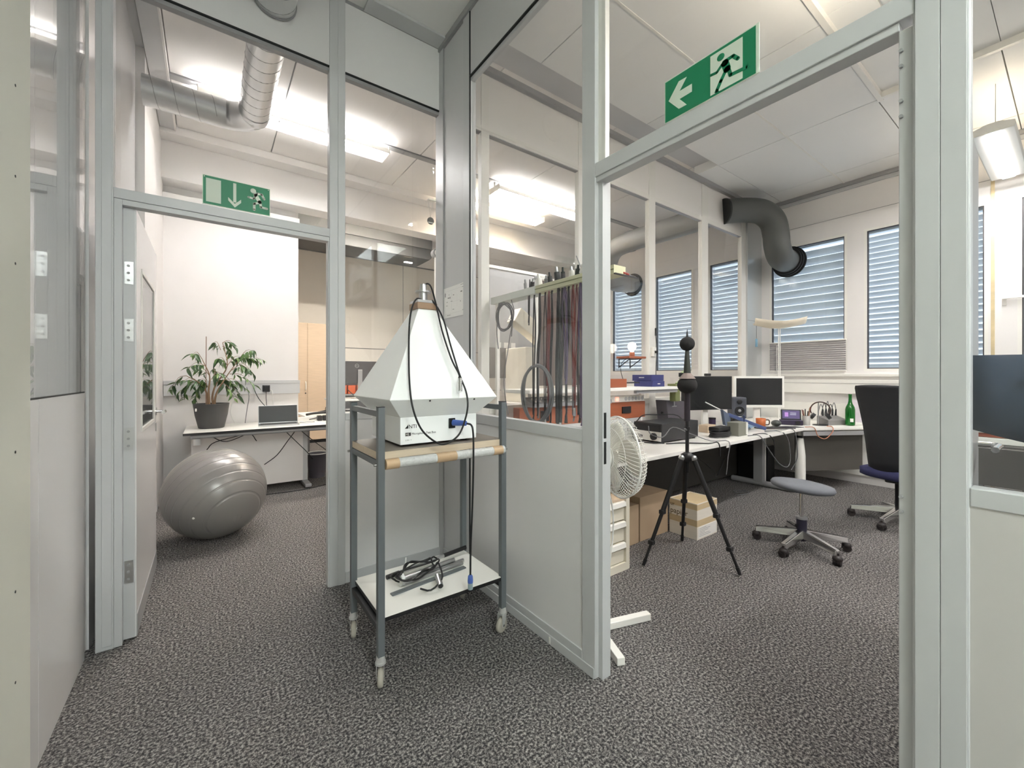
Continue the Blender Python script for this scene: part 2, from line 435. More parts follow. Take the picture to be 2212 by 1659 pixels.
# outer wall with the windows
ww = struct('wall_window')
WX = 6.35
WINS = [(-1.9, -0.95), (-0.72, 0.378), (0.565, 1.551), (1.713, 2.592), (2.949, 3.475), (3.73, 4.45), (4.70, 5.42)]
Z0, Z1 = 1.35, 3.05
box('lower_band', (WX, WX + 0.2, -3.1, 9.3, 0, Z0), WHITEP, ww)
box('upper_band', (WX, WX + 0.2, -3.1, 9.3, Z1, 3.9), WHITEP, ww)
ys = [-3.1] + [e for p in WINS for e in p] + [9.3]
for a, b in zip(ys[0::2], ys[1::2]): box('pier', (WX, WX + 0.2, a, b, Z0, Z1), WHITEP, ww)
box('joint_groove', (WX - 0.0015, WX, -3.0, 2.69, 3.262, 3.268), FRAMED, ww)
box('cornice', (WX - 0.06, WX, -3.0, 2.69, 3.615, 3.66), FRAMED, ww, 0.003)
box('cornice', (WX - 0.035, WX, -3.0, 2.69, 3.575, 3.615), FRAME, ww, 0.003)
box('sill', (WX - 0.05, WX, -3.0, 2.69, 1.285, 1.318), WHITEM, ww, 0.004)
box('trunking', (WX - 0.075, WX, -3.0, 2.69, 1.075, 1.245), WHITEM, ww, 0.004)
box('trunking_lip', (WX - 0.078, WX - 0.075, -3.0, 2.69, 1.20, 1.204), FRAMED, ww)
box('heater_panel', (WX - 0.04, WX, -3.0, 2.69, 0.10, 0.95), WHITEM, ww, 0.004)
SLAT = mat('blind_slat', (226, 229, 236), 0.4)
DARKF = mat('window_gasket', (60, 58, 62), 0.5)
for i, (y0, y1) in enumerate(WINS):
    wn = struct('window_%d' % (i + 1))
    fr = MB()
    t = 0.028
    fr.box(WX + 0.0, WX + 0.06, y0, y0 + t, Z0, Z1).box(WX, WX + 0.06, y1 - t, y1, Z0, Z1).box(WX, WX + 0.06, y0 + t, y1 - t, Z0, Z0 + t).box(WX, WX + 0.06, y0 + t, y1 - t, Z1 - t, Z1)
    fr.build('window_frame', WHITEM, wn)
    g = MB(); t2 = t + 0.010
    for b in ((y0 + t, y0 + t2, Z0 + t, Z1 - t), (y1 - t2, y1 - t, Z0 + t, Z1 - t)): g.box(WX + 0.012, WX + 0.05, *b)
    g.box(WX + 0.012, WX + 0.05, y0 + t2, y1 - t2, Z0 + t, Z0 + t2).box(WX + 0.012, WX + 0.05, y0 + t2, y1 - t2, Z1 - t2, Z1 - t)
    g.build('gasket', DARKF, wn)
    box('pane', (WX + 0.028, WX + 0.034, y0 + t, y1 - t, Z0 + t, Z1 - t), GLO, wn)
    step, wd, tilt = (0.100, 0.094, 60) if i == 3 else (0.0665, 0.062, 47)
    n = int((Z1 - Z0 - 0.06) / step)
    src = None
    for k in range(n):
        zc = Z0 + 0.06 + k * step
        if src is None:
            src = MB().obox((0, 0, 0), (wd, y1 - y0 - 0.02, 0.0025), Matrix.Rotation(R(tilt), 3, 'Y')).build('slat', SLAT, wn)
            src.location = (WX + 0.12, (y0 + y1) / 2, zc)
        else: share(src, wn, (WX + 0.12, (y0 + y1) / 2, zc))
    box('head_box', (WX + 0.08, WX + 0.16, y0, y1, Z1 - 0.05, Z1), SLAT, wn)
    if i == 3:   # pleated blind across the foot of the pane
        pl = MB(); m_ = 14; vs = []
        for k in range(m_ * 2 + 1):
            z = 1.362 + (1.735 - 1.362) * k / (m_ * 2); x = WX - 0.018 + (0.012 if k % 2 else -0.004)
            vs += [(x, y0 + 0.01, z), (x, y1 - 0.01, z)]
        pl._add(vs, [(2*k, 2*k+1, 2*k+3, 2*k+2) for k in range(m_ * 2)])
        pl.build('pleated_blind', mat('blind_grey', (184, 181, 182), 0.8), wn, label='grey pleated blind')
        box('blind_rail', (WX - 0.03, WX + 0.002, y0 + 0.005, y1 - 0.005, 1.735, 1.752), WHITEM, wn, 0.002)
        box('blind_rail', (WX - 0.03, WX + 0.002, y0 + 0.005, y1 - 0.005, 1.350, 1.362), WHITEM, wn, 0.002)
        MB().cyl((WX - 0.02, y1 - 0.10, 1.36), (WX - 0.02, y1 - 0.10, 1.72), 0.005, n=8).build('cord', CABLEW, wn)
    if i == 1:
        h = MB().box(WX - 0.012, WX, 0.445, 0.475, 1.99, 2.12); h.build('handle_plate', WHITEM, wn, 0.003)
        MB().bar((WX - 0.03, 0.465, 2.06), (WX - 0.03, 0.33, 2.06), 0.018, 0.024).build('handle', WHITEM, wn, 0.004)
        MB().cyl((WX, 0.465, 2.06), (WX - 0.035, 0.465, 2.06), 0.010).build('handle_neck', WHITEM, wn)
        box('wood_strip', (WX - 0.008, WX, 0.522, 0.548, 1.34, 3.42), mat('aged_wood', (208, 190, 150), 0.6, noise=0.3, nscale=5, stretch=(1, 1, 3)), wn)

# ------------------------------------------------------------------ lamps
def emis(name, col, s):
    return mat(name, (255, 255, 255), 0.5, emit=col, estr=s)
def batten(label, x0, x1, y, z, m, group):
    t = thing('ceiling_lamp', label, 'ceiling lamp', ((x0 + x1) / 2, y, z), group)
    h = MB()
    h.box(x0, x1, y - 0.022, y + 0.022, z + 0.060, z + 0.125)
    h.build('housing', WHITEM, t, 0.004)
    s = MB()
    for sg in (-1, 1):
        s._add([(x0, y + sg*0.090, z + 0.066), (x1, y + sg*0.090, z + 0.066), (x1, y + sg*0.115, z + 0.0), (x0, y + sg*0.115, z + 0.0)], [(0, 1, 2, 3)])
        s._add([(x0, y + sg*0.094, z + 0.066), (x1, y + sg*0.094, z + 0.066), (x1, y + sg*0.119, z + 0.0), (x0, y + sg*0.119, z + 0.0)], [(0, 1, 2, 3)])
    s.build('reflector', WHITEM, t)
    for sg in (-1, 1):
        MB().cyl((x0 + 0.03, y + sg*0.05, z + 0.035), (x1 - 0.03, y + sg*0.05, z + 0.035), 0.013, n=10).build('tube', m, t)
    for x in (x0, x1): box('end_plate', (x - 0.004, x + 0.004, y - 0.118, y + 0.118, z, z + 0.075), WHITEM, t)
    l = MB(); n = int((x1 - x0) / 0.055)
    for k in range(n + 1):
        x = x0 + (x1 - x0) * k / n
        l.box(x - 0.001, x + 0.001, y - 0.11, y + 0.11, z - 0.002, z + 0.022)
    l.build('louvre', WHITEM, t)['kind'] = 'stuff'
    MB().cyl((x0 + 0.25, y, z + 0.12), (x0 + 0.25, y, 3.84), 0.012).build('hanger', WHITEM, t)
    MB().cyl((x1 - 0.25, y, z + 0.12), (x1 - 0.25, y, 3.84), 0.012).build('hanger', WHITEM, t)
    return t
T1 = emis('tube_cool', COOL, E_ROOM1 * 6); T1W = emis('tube_warm', WARM, E_WARM1 * 6)
batten('long white tube lamp under the left lab ceiling beside the steel duct', -0.08, 1.58, 4.54, 3.70, T1, 'tube lamps')
batten('white tube lamp above the grey pinboard, seen through both glass walls', 3.02, 4.62, 4.54, 3.70, T1, 'tube lamps')
batten('warm yellowish tube lamp in front of the beam, seen through the glass divider', 2.66, 4.24, 5.08, 3.70, T1W, 'tube lamps')
batten('tube lamp over the far half of the left lab behind the beam', 1.3, 2.9, 6.55, 3.68, emis('tube_far', (1, 0.93, 0.84), E_ROOM1 * 13), 'tube lamps')

def pendant(label, x0, x1, y, z, m, mu):
    t = thing('pendant_lamp', label, 'pendant lamp', ((x0 + x1) / 2, y, z))
    b = MB()
    b.prism([(-0.12, 0.02), (-0.115, 0.05), (-0.03, 0.075), (0.03, 0.075), (0.115, 0.05), (0.12, 0.02), (0.11, 0.0), (-0.11, 0.0)], x0, x1, lambda a, c, w_: (w_, y + a, z + c))
    b.build('housing', WHITEM, t, 0.003)
    box('diffuser', (x0 + 0.03, x1 - 0.03, y - 0.035, y + 0.035, z - 0.004, z + 0.001), m, t)
    box('uplight', (x0 + 0.03, x1 - 0.03, y - 0.028, y + 0.028, z + 0.0745, z + 0.080), mu, t)
    l = MB(); n = int((x1 - x0) / 0.04)
    for k in range(n + 1):
        x = x0 + 0.02 + (x1 - x0 - 0.04) * k / n
        l.box(x - 0.002, x + 0.002, y - 0.04, y + 0.04, z - 0.012, z - 0.004)
    l.build('louvre', WHITEM, t)['kind'] = 'stuff'
    for x in (x0 + 0.2, x1 - 0.2):
        MB().cyl((x, y, z + 0.07), (x, y, 3.70), 0.0025, n=6).build('suspension_wire', STEEL, t)
    return t
T2 = emis('strip_room2', (1, 0.975, 0.965), E_ROOM2); T2U = emis('uplight_warm', (1.0, 0.87, 0.70), E_ROOM2 * 0.5)
pendant('white suspended lamp with ribbed louvre seen through the glass at right', 4.95, 6.2, 0.42, 3.2, T2, emis('uplight_low', WARM, E_ROOM2 * 0.10))
pendant('white suspended lamp hidden behind the wide right doorpost', 2.0, 3.1, 0.50, 3.2, T2, T2U)
pendant('added white suspended fill lamp further along the right lab, out of view', 2.6, 4.0, -1.2, 3.2, T2, emis('uplight_low', WARM, E_ROOM2 * 0.10))  # added lamp outside the view to brighten the right lab
hl = thing('hall_fill_lamp', 'added square fill lamp on the corridor ceiling behind the photographer', 'ceiling lamp', (0.1, -2.3, 3.6))  # added unseen lamp that fills the corridor with light
box('housing', (-0.2, 0.4, -2.9, -1.7, 3.60, 3.649), WHITEM, hl)
box('diffuser', (-0.17, 0.37, -2.87, -1.73, 3.592, 3.60), emis('fill_hall', TEAL, E_HALL), hl)

# ------------------------------------------------------------------ door of the left lab, standing open
dr = thing('door_leaf', 'grey door leaf with tall glass pane, standing open into the left lab', 'door', (-0.318, 2.76, 0))
dx0, dx1, dy0, dy1 = -0.345, -0.29, 2.752, 3.70
fr = MB()
fr.box(dx0, dx1, dy0, dy0 + 0.17, 0.012, 2.118).box(dx0, dx1, dy1 - 0.15, dy1, 0.012, 2.118)
fr.box(dx0, dx1, dy0 + 0.17, dy1 - 0.15, 1.99 - 0.13, 2.118).box(dx0, dx1, dy0 + 0.17, dy1 - 0.15, 0.012, 1.0)
fr.build('leaf_frame', PANEL, dr)
box('edge_strip', (dx0 - 0.001, dx1 - 0.006, dy0 - 0.004, dy0, 0.012, 2.118), FRAME, dr, 0.001)
gl = MB()
for b in ((dy0 + 0.17, dy0 + 0.19, 1.0, 1.86), (dy1 - 0.17, dy1 - 0.15, 1.0, 1.86)): gl.box(dx1 - 0.02, dx1 + 0.004, *b)
gl.box(dx1 - 0.02, dx1 + 0.004, dy0 + 0.19, dy1 - 0.17, 1.0, 1.02).box(dx1 - 0.02, dx1 + 0.004, dy0 + 0.19, dy1 - 0.17, 1.84, 1.86)
gl.build('glazing_bead', FRAMEW, dr)
box('seal', (dx1 - 0.012, dx1 - 0.004, dy0 + 0.19, dy1 - 0.17, 1.832, 1.84), SEAL, dr)
box('seal', (dx1 - 0.012, dx1 - 0.004, dy1 - 0.176, dy1 - 0.17, 1.02, 1.84), SEAL, dr)
box('pane', (dx1 - 0.006, dx1 - 0.001, dy0 + 0.19, dy1 - 0.17, 1.02, 1.84), GLD, dr)
box('kick_plate', (dx1, dx1 + 0.003, dy0 + 0.004, dy1 - 0.004, 0.014, 0.12), FRAMED, dr)
hd = MB().cyl((dx1, dy1 - 0.06, 1.06), (dx1 + 0.045, dy1 - 0.06, 1.06), 0.010)
hd.tube([(dx1 + 0.045, dy1 - 0.05, 1.06), (dx1 + 0.05, dy1 - 0.10, 1.06), (dx1 + 0.05, dy1 - 0.19, 1.06)], 0.011)
h_ = hd.build('handle', CHROME, dr, label='polished lever handle')
MB().cyl((dx1, dy1 - 0.06, 1.06), (dx1 + 0.006, dy1 - 0.06, 1.06), 0.026).build('rosette', CHROME, h_)
box('lock_plate', (dx1, dx1 + 0.005, dy1 - 0.075, dy1 - 0.045, 0.93, 0.985), CHROME, dr, 0.003)
for z in (1.80, 1.52, 0.99, 0.34):
    hg = MB().box(dx0 + 0.012, dx1 - 0.010, dy0 - 0.007, dy0 - 0.004, z - 0.055, z + 0.055)
    hg.cyl((dx0 - 0.003, dy0 - 0.006, z - 0.05), (dx0 - 0.003, dy0 - 0.006, z + 0.05), 0.007, n=10)
    hh = hg.build('hinge', STEEL, dr)
    for k in (-0.035, 0.0, 0.035):
        MB().cyl((-0.319, dy0 - 0.009, z + k), (-0.319, dy0 - 0.006, z + k), 0.006, n=10).build('screw', FRAMED, hh)

# door leaf of the right lab, open, seen edge-on through the glass
d2 = thing('door_leaf', 'shade-darkened grey door leaf seen edge-on behind the glass at right', 'door', (1.40, 0.2, 0))
M2 = Matrix.Rotation(math.atan2(0.035, 0.915), 3, 'Z')
MB().obox((1.862, 0.232, 1.065), (0.915, 0.038, 2.11), M2).build('leaf', FRAMED, d2, 0.002)  # leaf coloured darker because its visible side is unlit
hm = MB().tube([(2.22, 0.222, 1.055), (2.22, 0.175, 1.055), (2.16, 0.172, 1.055), (2.08, 0.17, 1.055)], 0.010)
hm.build('handle', CHROME, d2)

# ------------------------------------------------------------------ escape signs
def stroke(mb, pts, wd, fn, w0, w1, closed=False):
    for (a, b), (c_, d_) in zip(pts, pts[1:]):
        L = math.hypot(c_ - a, d_ - b); nx, ny = -(d_ - b) / L * wd / 2, (c_ - a) / L * wd / 2
        mb.prism([(a + nx, b + ny), (c_ + nx, d_ + ny), (c_ - nx, d_ - ny), (a - nx, b - ny)], w0, w1, fn)
    for a, b in pts:
        mb.prism([(a + wd / 2 * math.cos(k * math.pi / 6), b + wd / 2 * math.sin(k * math.pi / 6)) for k in range(12)], w0, w1, fn)
def disc(mb, a, b, r, fn, w0, w1):
    mb.prism([(a + r * math.cos(k * math.pi / 10), b + r * math.sin(k * math.pi / 10)) for k in range(20)], w0, w1, fn)

s1 = thing('exit_sign', 'green escape sign with door, downward arrow and running man over left doorway', 'sign', (0.125, 2.705, 2.198))
H = 0.154
f1 = lambda a, b, w_: (-0.029 + a * H, 2.7095 - w_, 2.352 - b * H)
MB().prism([(0, 0), (2, 0), (2, 1), (0, 1)], 0, 0.003, f1).build('border', LUM, s1)
MB().prism([(0.02, 0.02), (1.98, 0.02), (1.98, 0.98), (0.02, 0.98)], 0.003, 0.0036, f1).build('green_field', GREEN, s1)
MB().prism([(0.10, 0.10), (0.52, 0.10), (0.52, 0.90), (0.10, 0.90)], 0.0036, 0.0042, f1).build('door_symbol', LUM, s1)
a1 = MB().prism([(0.871, 0.08), (0.962, 0.08), (0.962, 0.75), (0.871, 0.75)], 0.0036, 0.0042, f1)
a1.prism([(0.725, 0.61), (0.918, 0.80), (0.918, 0.93), (0.725, 0.72)], 0.0036, 0.0042, f1).prism([(0.918, 0.80), (1.104, 0.61), (1.104, 0.726), (0.918, 0.93)], 0.0036, 0.0042, f1)
a1.build('arrow_symbol', LUM, s1)
m1 = MB(); disc(m1, 1.47, 0.205, 0.088, f1, 0.0036, 0.0042)
for ps, wd in (([(1.575, 0.27), (1.735, 0.27), (1.81, 0.42)], 0.075), ([(1.54, 0.32), (1.67, 0.56)], 0.125), ([(1.53, 0.33), (1.50, 0.475), (1.325, 0.46)], 0.07),
               ([(1.67, 0.58), (1.50, 0.655), (1.50, 0.87)], 0.08), ([(1.69, 0.58), (1.705, 0.735), (1.895, 0.745)], 0.08)):
    stroke(m1, ps, wd, f1, 0.0036, 0.0042)
m1.build('running_man', LUM, s1)
for a in (0.055, 1.94): MB().cyl(f1(a, 0.06, 0.003), f1(a, 0.06, 0.006), 0.0022, n=10).build('screw', WHITEM, s1)

s2 = thing('exit_sign', 'green escape sign with left arrow and running man over right doorway', 'sign', (1.32, 0.73, 2.206))
H2 = 0.146
f2 = lambda a, b, w_: (1.3315 - w_, 0.886 - a * H2 * 1.06, 2.352 - b * H2)
MB().prism([(-0.02, -0.03), (2.04, -0.03), (2.04, 1.0), (-0.02, 1.0)], 0, 0.003, f2).build('border', LUM, s2)
MB().prism([(0, 0.0), (1.98, 0.0), (1.98, 0.985), (0, 0.985)], 0.003, 0.0036, f2).build('green_field', GREEN, s2)
MB().prism([(0.085, 0.50), (0.343, 0.165), (0.537, 0.175), (0.362, 0.41), (0.66, 0.41), (0.66, 0.595), (0.362, 0.60), (0.537, 0.83), (0.343, 0.825)], 0.0036, 0.0042, f2).build('arrow_symbol', LUM, s2)
MB().prism([(1.075, 0.06), (1.734, 0.065), (1.734, 0.94), (1.075, 0.94)], 0.0036, 0.0042, f2).build('door_symbol', LUM, s2)
m2 = MB(); disc(m2, 1.298, 0.215, 0.078, f2, 0.0042, 0.0048)
for ps, wd in (([(1.36, 0.36), (1.55, 0.35), (1.645, 0.47)], 0.075), ([(1.385, 0.40), (1.43, 0.56)], 0.15), ([(1.33, 0.39), (1.215, 0.50), (1.085, 0.485)], 0.06),
               ([(1.41, 0.56), (1.30, 0.74), (1.215, 0.90)], 0.075), ([(1.46, 0.58), (1.50, 0.73), (1.83, 0.76)], 0.075)):
    stroke(m2, ps, wd, f2, 0.0042, 0.0048)
m2.prism([(1.16, 0.905), (1.24, 0.905), (1.27, 0.945), (1.19, 0.945)], 0.0042, 0.0048, f2)
m2.build('running_man', GREEN, s2)

# ------------------------------------------------------------------ escape plan pinned to the narrow panel
nt_ = thing('wall_notice', 'white A4 plan sheet taped to the narrow grey panel', 'notice', (1.335, 2.505, 1.69))
fn = lambda a, b, w_: (1.3375 - w_, 2.657 - a * 0.30, 1.906 - b * 0.212)
MB().prism([(0, 0), (1, 0), (1, 1), (0.0, 0.985)], 0, 0.0008, fn).build('paper', mat('paper', (236, 235, 232), 0.6), nt_)
pm = MB()
for a, b, c_, d_ in ((0.08, 0.16, 0.03, 0.13), (0.22, 0.33, 0.06, 0.03), (0.31, 0.32, 0.03, 0.06), (0.82, 0.24, 0.07, 0.03), (0.47, 0.28, 0.05, 0.02), (0.88, 0.12, 0.08, 0.012), (0.82, 0.04, 0.16, 0.010),
                     (0.36, 0.47, 0.08, 0.012), (0.16, 0.46, 0.04, 0.018), (0.14, 0.58, 0.06, 0.014), (0.80, 0.54, 0.03, 0.02), (0.45, 0.74, 0.07, 0.014), (0.17, 0.90, 0.18, 0.01), (0.90, 0.83, 0.04, 0.014), (0.26, 0.24, 0.03, 0.015)):
    pm.prism([(a, b), (a + c_, b), (a + c_, b + d_), (a, b + d_)], 0.0008, 0.0011, fn)
pm.build('plan_marks', mat('ink', (92, 90, 90), 0.7), nt_)['kind'] = 'stuff'
pl_ = MB()
for a0, b0, a1_, b1_ in ((0.06, 0.12, 0.94, 0.125), (0.06, 0.86, 0.94, 0.865), (0.06, 0.12, 0.064, 0.865), (0.937, 0.12, 0.94, 0.865), (0.40, 0.20, 0.403, 0.80), (0.66, 0.30, 0.663, 0.70), (0.40, 0.50, 0.90, 0.505)):
    pl_.prism([(a0, b0), (a1_, b0), (a1_, b1_), (a0, b1_)], 0.0008, 0.001, fn)
pl_.build('plan_lines', mat('ink_pale', (205, 204, 203), 0.7), nt_)['kind'] = 'stuff'

# small disc ornament hanging behind the glass
od = thing('disc_ornament', 'small round grey disc hanging on strings behind the glass pane', 'ornament', (1.305, 2.80, 2.40))
MB().cyl((1.305, 2.797, 2.425), (1.305, 2.803, 2.425), 0.026, n=24).build('disc', mat('disc_grey', (110, 108, 104), 0.4), od)
box('disc_stripe', (1.283, 1.327, 2.795, 2.7975, 2.408, 2.414), WHITEM, od)
MB().tube([(1.288, 2.800, 2.57), (1.301, 2.800, 2.47), (1.305, 2.800, 2.45)], 0.0015, n=6).build('string', CABLEW, od)
MB().tube([(1.322, 2.800, 2.57), (1.309, 2.800, 2.47), (1.305, 2.800, 2.45)], 0.0015, n=6).build('string', CABLEW, od)
box('hook', (1.278, 1.335, YB, 2.805, 2.565, 2.575), WHITEM, od)

# ------------------------------------------------------------------ equipment cart
ct = thing('equipment_cart', 'tall grey steel trolley on casters in front of the partition', 'trolley', (0.89, 1.94, 0))
CX = (0.582, 1.205); CY = (1.738, 2.142)
for x in CX:
    for y in CY:
        box('leg', (x - 0.0145, x + 0.0145, y - 0.0145, y + 0.0145, 0.122, 1.165), CARTG, ct, 0.002)
        box('leg_cap', (x - 0.0150, x + 0.0150, y - 0.0150, y + 0.0150, 1.165, 1.169), BLACK, ct, 0.001)
        a = {(0, 0): 70, (0, 1): 75, (1, 0): 20, (1, 1): 50}[(CX.index(x), CY.index(y))]
        d = Vector((math.cos(R(a)), math.sin(R(a)), 0)); q = Vector((-d.y, d.x, 0)); p = Vector((x, y, 0))
        cs = MB().cyl((x, y, 0.100), (x, y, 0.124), 0.019, 0.017, n=16)
        cs.cyl((x, y, 0.090), (x, y, 0.100), 0.022)
        for sg in (-1, 1):
            c0 = p + q * (0.015 * sg)
            cs._add([c0 + Vector((0, 0, 0.095)) + d * 0.018, c0 + Vector((0, 0, 0.095)) - d * 0.022, c0 - d * 0.018 + Vector((0, 0, 0.03)), c0 - d * 0.002 + Vector((0, 0, 0.03)),
                     c0 + q*0.002 + Vector((0, 0, 0.095)) + d * 0.018, c0 + q*0.002 + Vector((0, 0, 0.095)) - d * 0.022, c0 + q*0.002 - d * 0.018 + Vector((0, 0, 0.03)), c0 + q*0.002 - d * 0.002 + Vector((0, 0, 0.03))],
                    [(0, 1, 2, 3), (7, 6, 5, 4), (0, 4, 5, 1), (1, 5, 6, 2), (2, 6, 7, 3), (3, 7, 4, 0)])
        co = cs.build('caster', mat('zinc', (206, 206, 204), 0.35, 0.5), ct)
        wc = p - d * 0.010 + Vector((0, 0, 0.0385))
        MB().lathe([(0.001, -0.011), (0.030, -0.012), (0.0365, -0.009), (0.0385, 0), (0.0365, 0.009), (0.030, 0.012), (0.001, 0.011)], wc, 24, q.to_track_quat('Z', 'Y').to_matrix()).build('wheel', mat('grey_rubber', (168, 163, 152), 0.6), co)
        MB().cyl(wc - q * 0.017, wc + q * 0.017, 0.006, n=10).build('axle', CHROME, co)
    box('side_rail', (x - 0.012, x + 0.012, CY[0] + 0.0145, CY[1] - 0.0145, 1.125, 1.150), CARTG, ct, 0.001)
    box('side_rail', (x - 0.012, x + 0.012, CY[0] + 0.0145, CY[1] - 0.0145, 0.915, 0.940), CARTG, ct, 0.001)
    box('side_rail', (x - 0.012, x + 0.012, CY[0] + 0.0145, CY[1] - 0.0145, 0.225, 0.250), BLACK, ct, 0.001)
up = box('upper_shelf', (CX[0] - 0.010, CX[1] + 0.010, CY[0] + 0.005, CY[1] + 0.005, 0.944, 0.975), WOODX, ct, 0.001, 'plywood upper shelf with grey top')
box('shelf_surface', (CX[0] - 0.008, CX[1] + 0.008, CY[0] + 0.008, CY[1], 0.975, 0.9765), mat('shelf_grey', (120, 112, 104), 0.5), up)
lo = box('lower_shelf', (CX[0] + 0.004, CX[1] - 0.004, CY[0] - 0.008, CY[1] + 0.008, 0.262, 0.279), BLACK, ct, 0.001)
box('shelf_surface', (CX[0] + 0.005, CX[1] - 0.005, CY[0] - 0.007, CY[1] + 0.007, 0.279, 0.281), WHITEL, lo)
rl = MB().cyl((CX[0] + 0.02, CY[0] - 0.012, 0.925), (CX[1] - 0.002, CY[0] - 0.012, 0.925), 0.021, n=20)
rl_ = rl.build('padded_rail', mat('bubble_wrap', (196, 197, 196), 0.18, noise=0.12, nscale=60, bump=0.9, bscale=90), ct, label='front rail wrapped in bubble wrap and brown tape')
TAPE = mat('brown_tape', (190, 162, 130), 0.25, noise=0.1, nscale=20, bump=0.2, bscale=60)
for a, b in ((0.598, 0.655), (0.83, 0.93), (1.135, 1.19)):
    MB().cyl((a, CY[0] - 0.012, 0.925), (b, CY[0] - 0.012, 0.925), 0.0222, n=20).build('tape', TAPE, rl_)
for x in (CX[0] - 0.016, CX[1] + 0.016):
    for y in CY: MB().cyl((x, y, 0.925), (x + (0.012 if x > 1 else -0.012), y, 0.925), 0.006, n=10).build('bolt', CHROME, ct)
MB().cyl((CX[0] + 0.03, 1.98, 0.19), (CX[0] + 0.08, 1.98, 0.20), 0.007, n=8).build('brake_tab', CHROME, ct)

# ------------------------------------------------------------------ acoustic test box on the cart
tb = thing('test_box', 'white pyramid shaped acoustic test box on the trolley', 'test box', (0.885, 1.99, 0.985))
TW = mat('box_white', (246, 248, 247), 0.38)
cx, cy = 0.886, 1.990
def frustum(h0, z0, h1, z1, sy=1.0):
    vs = [(cx + a*h0, cy + b*h0*sy, z0) for a, b in ((-1,-1),(1,-1),(1,1),(-1,1))] + [(cx + a*h1, cy + b*h1*sy, z1) for a, b in ((-1,-1),(1,-1),(1,1),(-1,1))]
    return MB()._add(vs, [(3,2,1,0),(4,5,6,7),(0,1,5,4),(1,2,6,5),(2,3,7,6),(3,0,4,7)])
frustum(0.197, 0.988, 0.197, 1.110).build('base', TW, tb, 0.002)
frustum(0.197, 1.110, 0.272, 1.194).build('lower_body', TW, tb, 0.002)
frustum(0.272, 1.194, 0.046, 1.632).build('pyramid_top', TW, tb, 0.002)
for x in (-0.15, 0.15):
    for y in (-0.15, 0.15): MB().cyl((cx + x, cy + y, 0.9765), (cx + x, cy + y, 0.988), 0.018).build('foot', BLACK, tb)
bk = frustum(0.053, 1.632, 0.053, 1.664).build('wood_block', WOODB, tb, 0.001)
frustum(0.050, 1.664, 0.050, 1.678).build('metal_plate', STEEL, tb, 0.001)
MB().cyl((cx, cy, 1.678), (cx, cy, 1.735), 0.021).build('stem', STEEL, tb)
MB().cyl((cx, cy, 1.722), (cx, cy, 1.730), 0.040, n=28).build('collar', STEEL, tb)
MB().cyl((cx, cy, 1.735), (cx, cy, 1.765), 0.019, 0.016).build('stem_top', STEEL, tb)
for z, x in ((1.186, 0.80), (1.186, 1.03)): MB().cyl((x, cy - 0.268, z), (x, cy - 0.262, z), 0.004, n=10).build('screw', BLACK, tb)
yf = cy - 0.197 - 0.0006
lettering('NTI', 0.024, (cx - 0.158, yf, 1.060), (R(90), 0, 0), BLACK, tb, 'logo')
MB().prism([(cx - 0.176, 1.060), (cx - 0.160, 1.060), (cx - 0.160, 1.077)], 0, 0.0005, lambda a, b, w_: (a, yf - w_, b)).build('logo_wedge', BLACK, tb)
box('model_badge', (cx - 0.174, cx - 0.148, yf - 0.0004, yf, 1.026, 1.041), BLACK, tb)
lettering('M5', 0.013, (cx - 0.172, yf - 0.0006, 1.029), (R(90), 0, 0), WHITEM, tb, 'badge_lettering')
lettering('Microphone Test Box', 0.0135, (cx - 0.144, yf, 1.030), (R(90), 0, 0), BLACK, tb, 'model_lettering')
lettering('5 MV  T', 0.009, (cx - 0.174, yf, 0.998 + 0.006), (R(90), 0, 0), FRAMED, tb, 'small_lettering')
sk = box('socket', (0.928, 0.962, yf - 0.006, yf, 1.046, 1.094), BLACK, tb, 0.002)

BLUEP = mat('blue_plug', (70, 98, 172), 0.35)
mc = thing('microphone_cable', 'black cable looped over the front of the white test box', 'cable', (0.885, 1.75, 0.99))
MB().tube([[0.89, 1.99, 1.760], [0.911, 1.989, 1.772], [0.926, 1.978, 1.75], [0.927, 1.930, 1.666], [0.924, 1.852, 1.518], [0.938, 1.783, 1.38], [0.957, 1.746, 1.31], [0.955, 1.732, 1.284]], 0.0042, n=10, sub=6).build('lead', CABLE, mc)
MB().tube([[0.868, 1.972, 1.684], [0.826, 1.935, 1.676], [0.791, 1.906, 1.627], [0.761, 1.864, 1.542], [0.73, 1.796, 1.407], [0.704, 1.723, 1.261], [0.705, 1.685, 1.153], [0.746, 1.685, 1.061], [0.818, 1.685, 1.0], [0.87, 1.685, 0.995], [0.927, 1.685, 1.03], [0.959, 1.685, 1.098], [0.969, 1.680, 1.162], [0.971, 1.700, 1.225], [0.96, 1.740, 1.302], [0.949, 1.813, 1.449], [0.946, 1.875, 1.568], [0.935, 1.914, 1.633], [0.914, 1.945, 1.680]], 0.0042, n=10, sub=6).build('lead', CABLE, mc)
MB().cyl([0.955, 1.728, 1.284], [0.942, 1.705, 1.224], 0.0105, n=16).build('connector', CHROME, mc, label='silver metal connector')
MB().cyl([0.957, 1.734, 1.300], [0.955, 1.728, 1.284], 0.005, 0.010, n=12).build('connector_boot', CABLE, mc)
bc = thing('blue_plug_cable', 'black cable with blue plugs hanging from the test box down the trolley', 'cable', (0.985, 1.70, 0.31))
MB().tube([[0.985, 1.715, 1.072], [0.994, 1.690, 1.066], [0.999, 1.682, 1.031], [1.000, 1.680, 0.933], [0.995, 1.680, 0.718], [0.985, 1.680, 0.504], [0.983, 1.680, 0.365]], 0.0046, n=10, sub=6).build('lead', CABLE, bc)
MB().cyl([0.950, 1.786, 1.072], [0.985, 1.725, 1.072], 0.015, 0.012).build('plug', BLUEP, bc, label='blue plug')
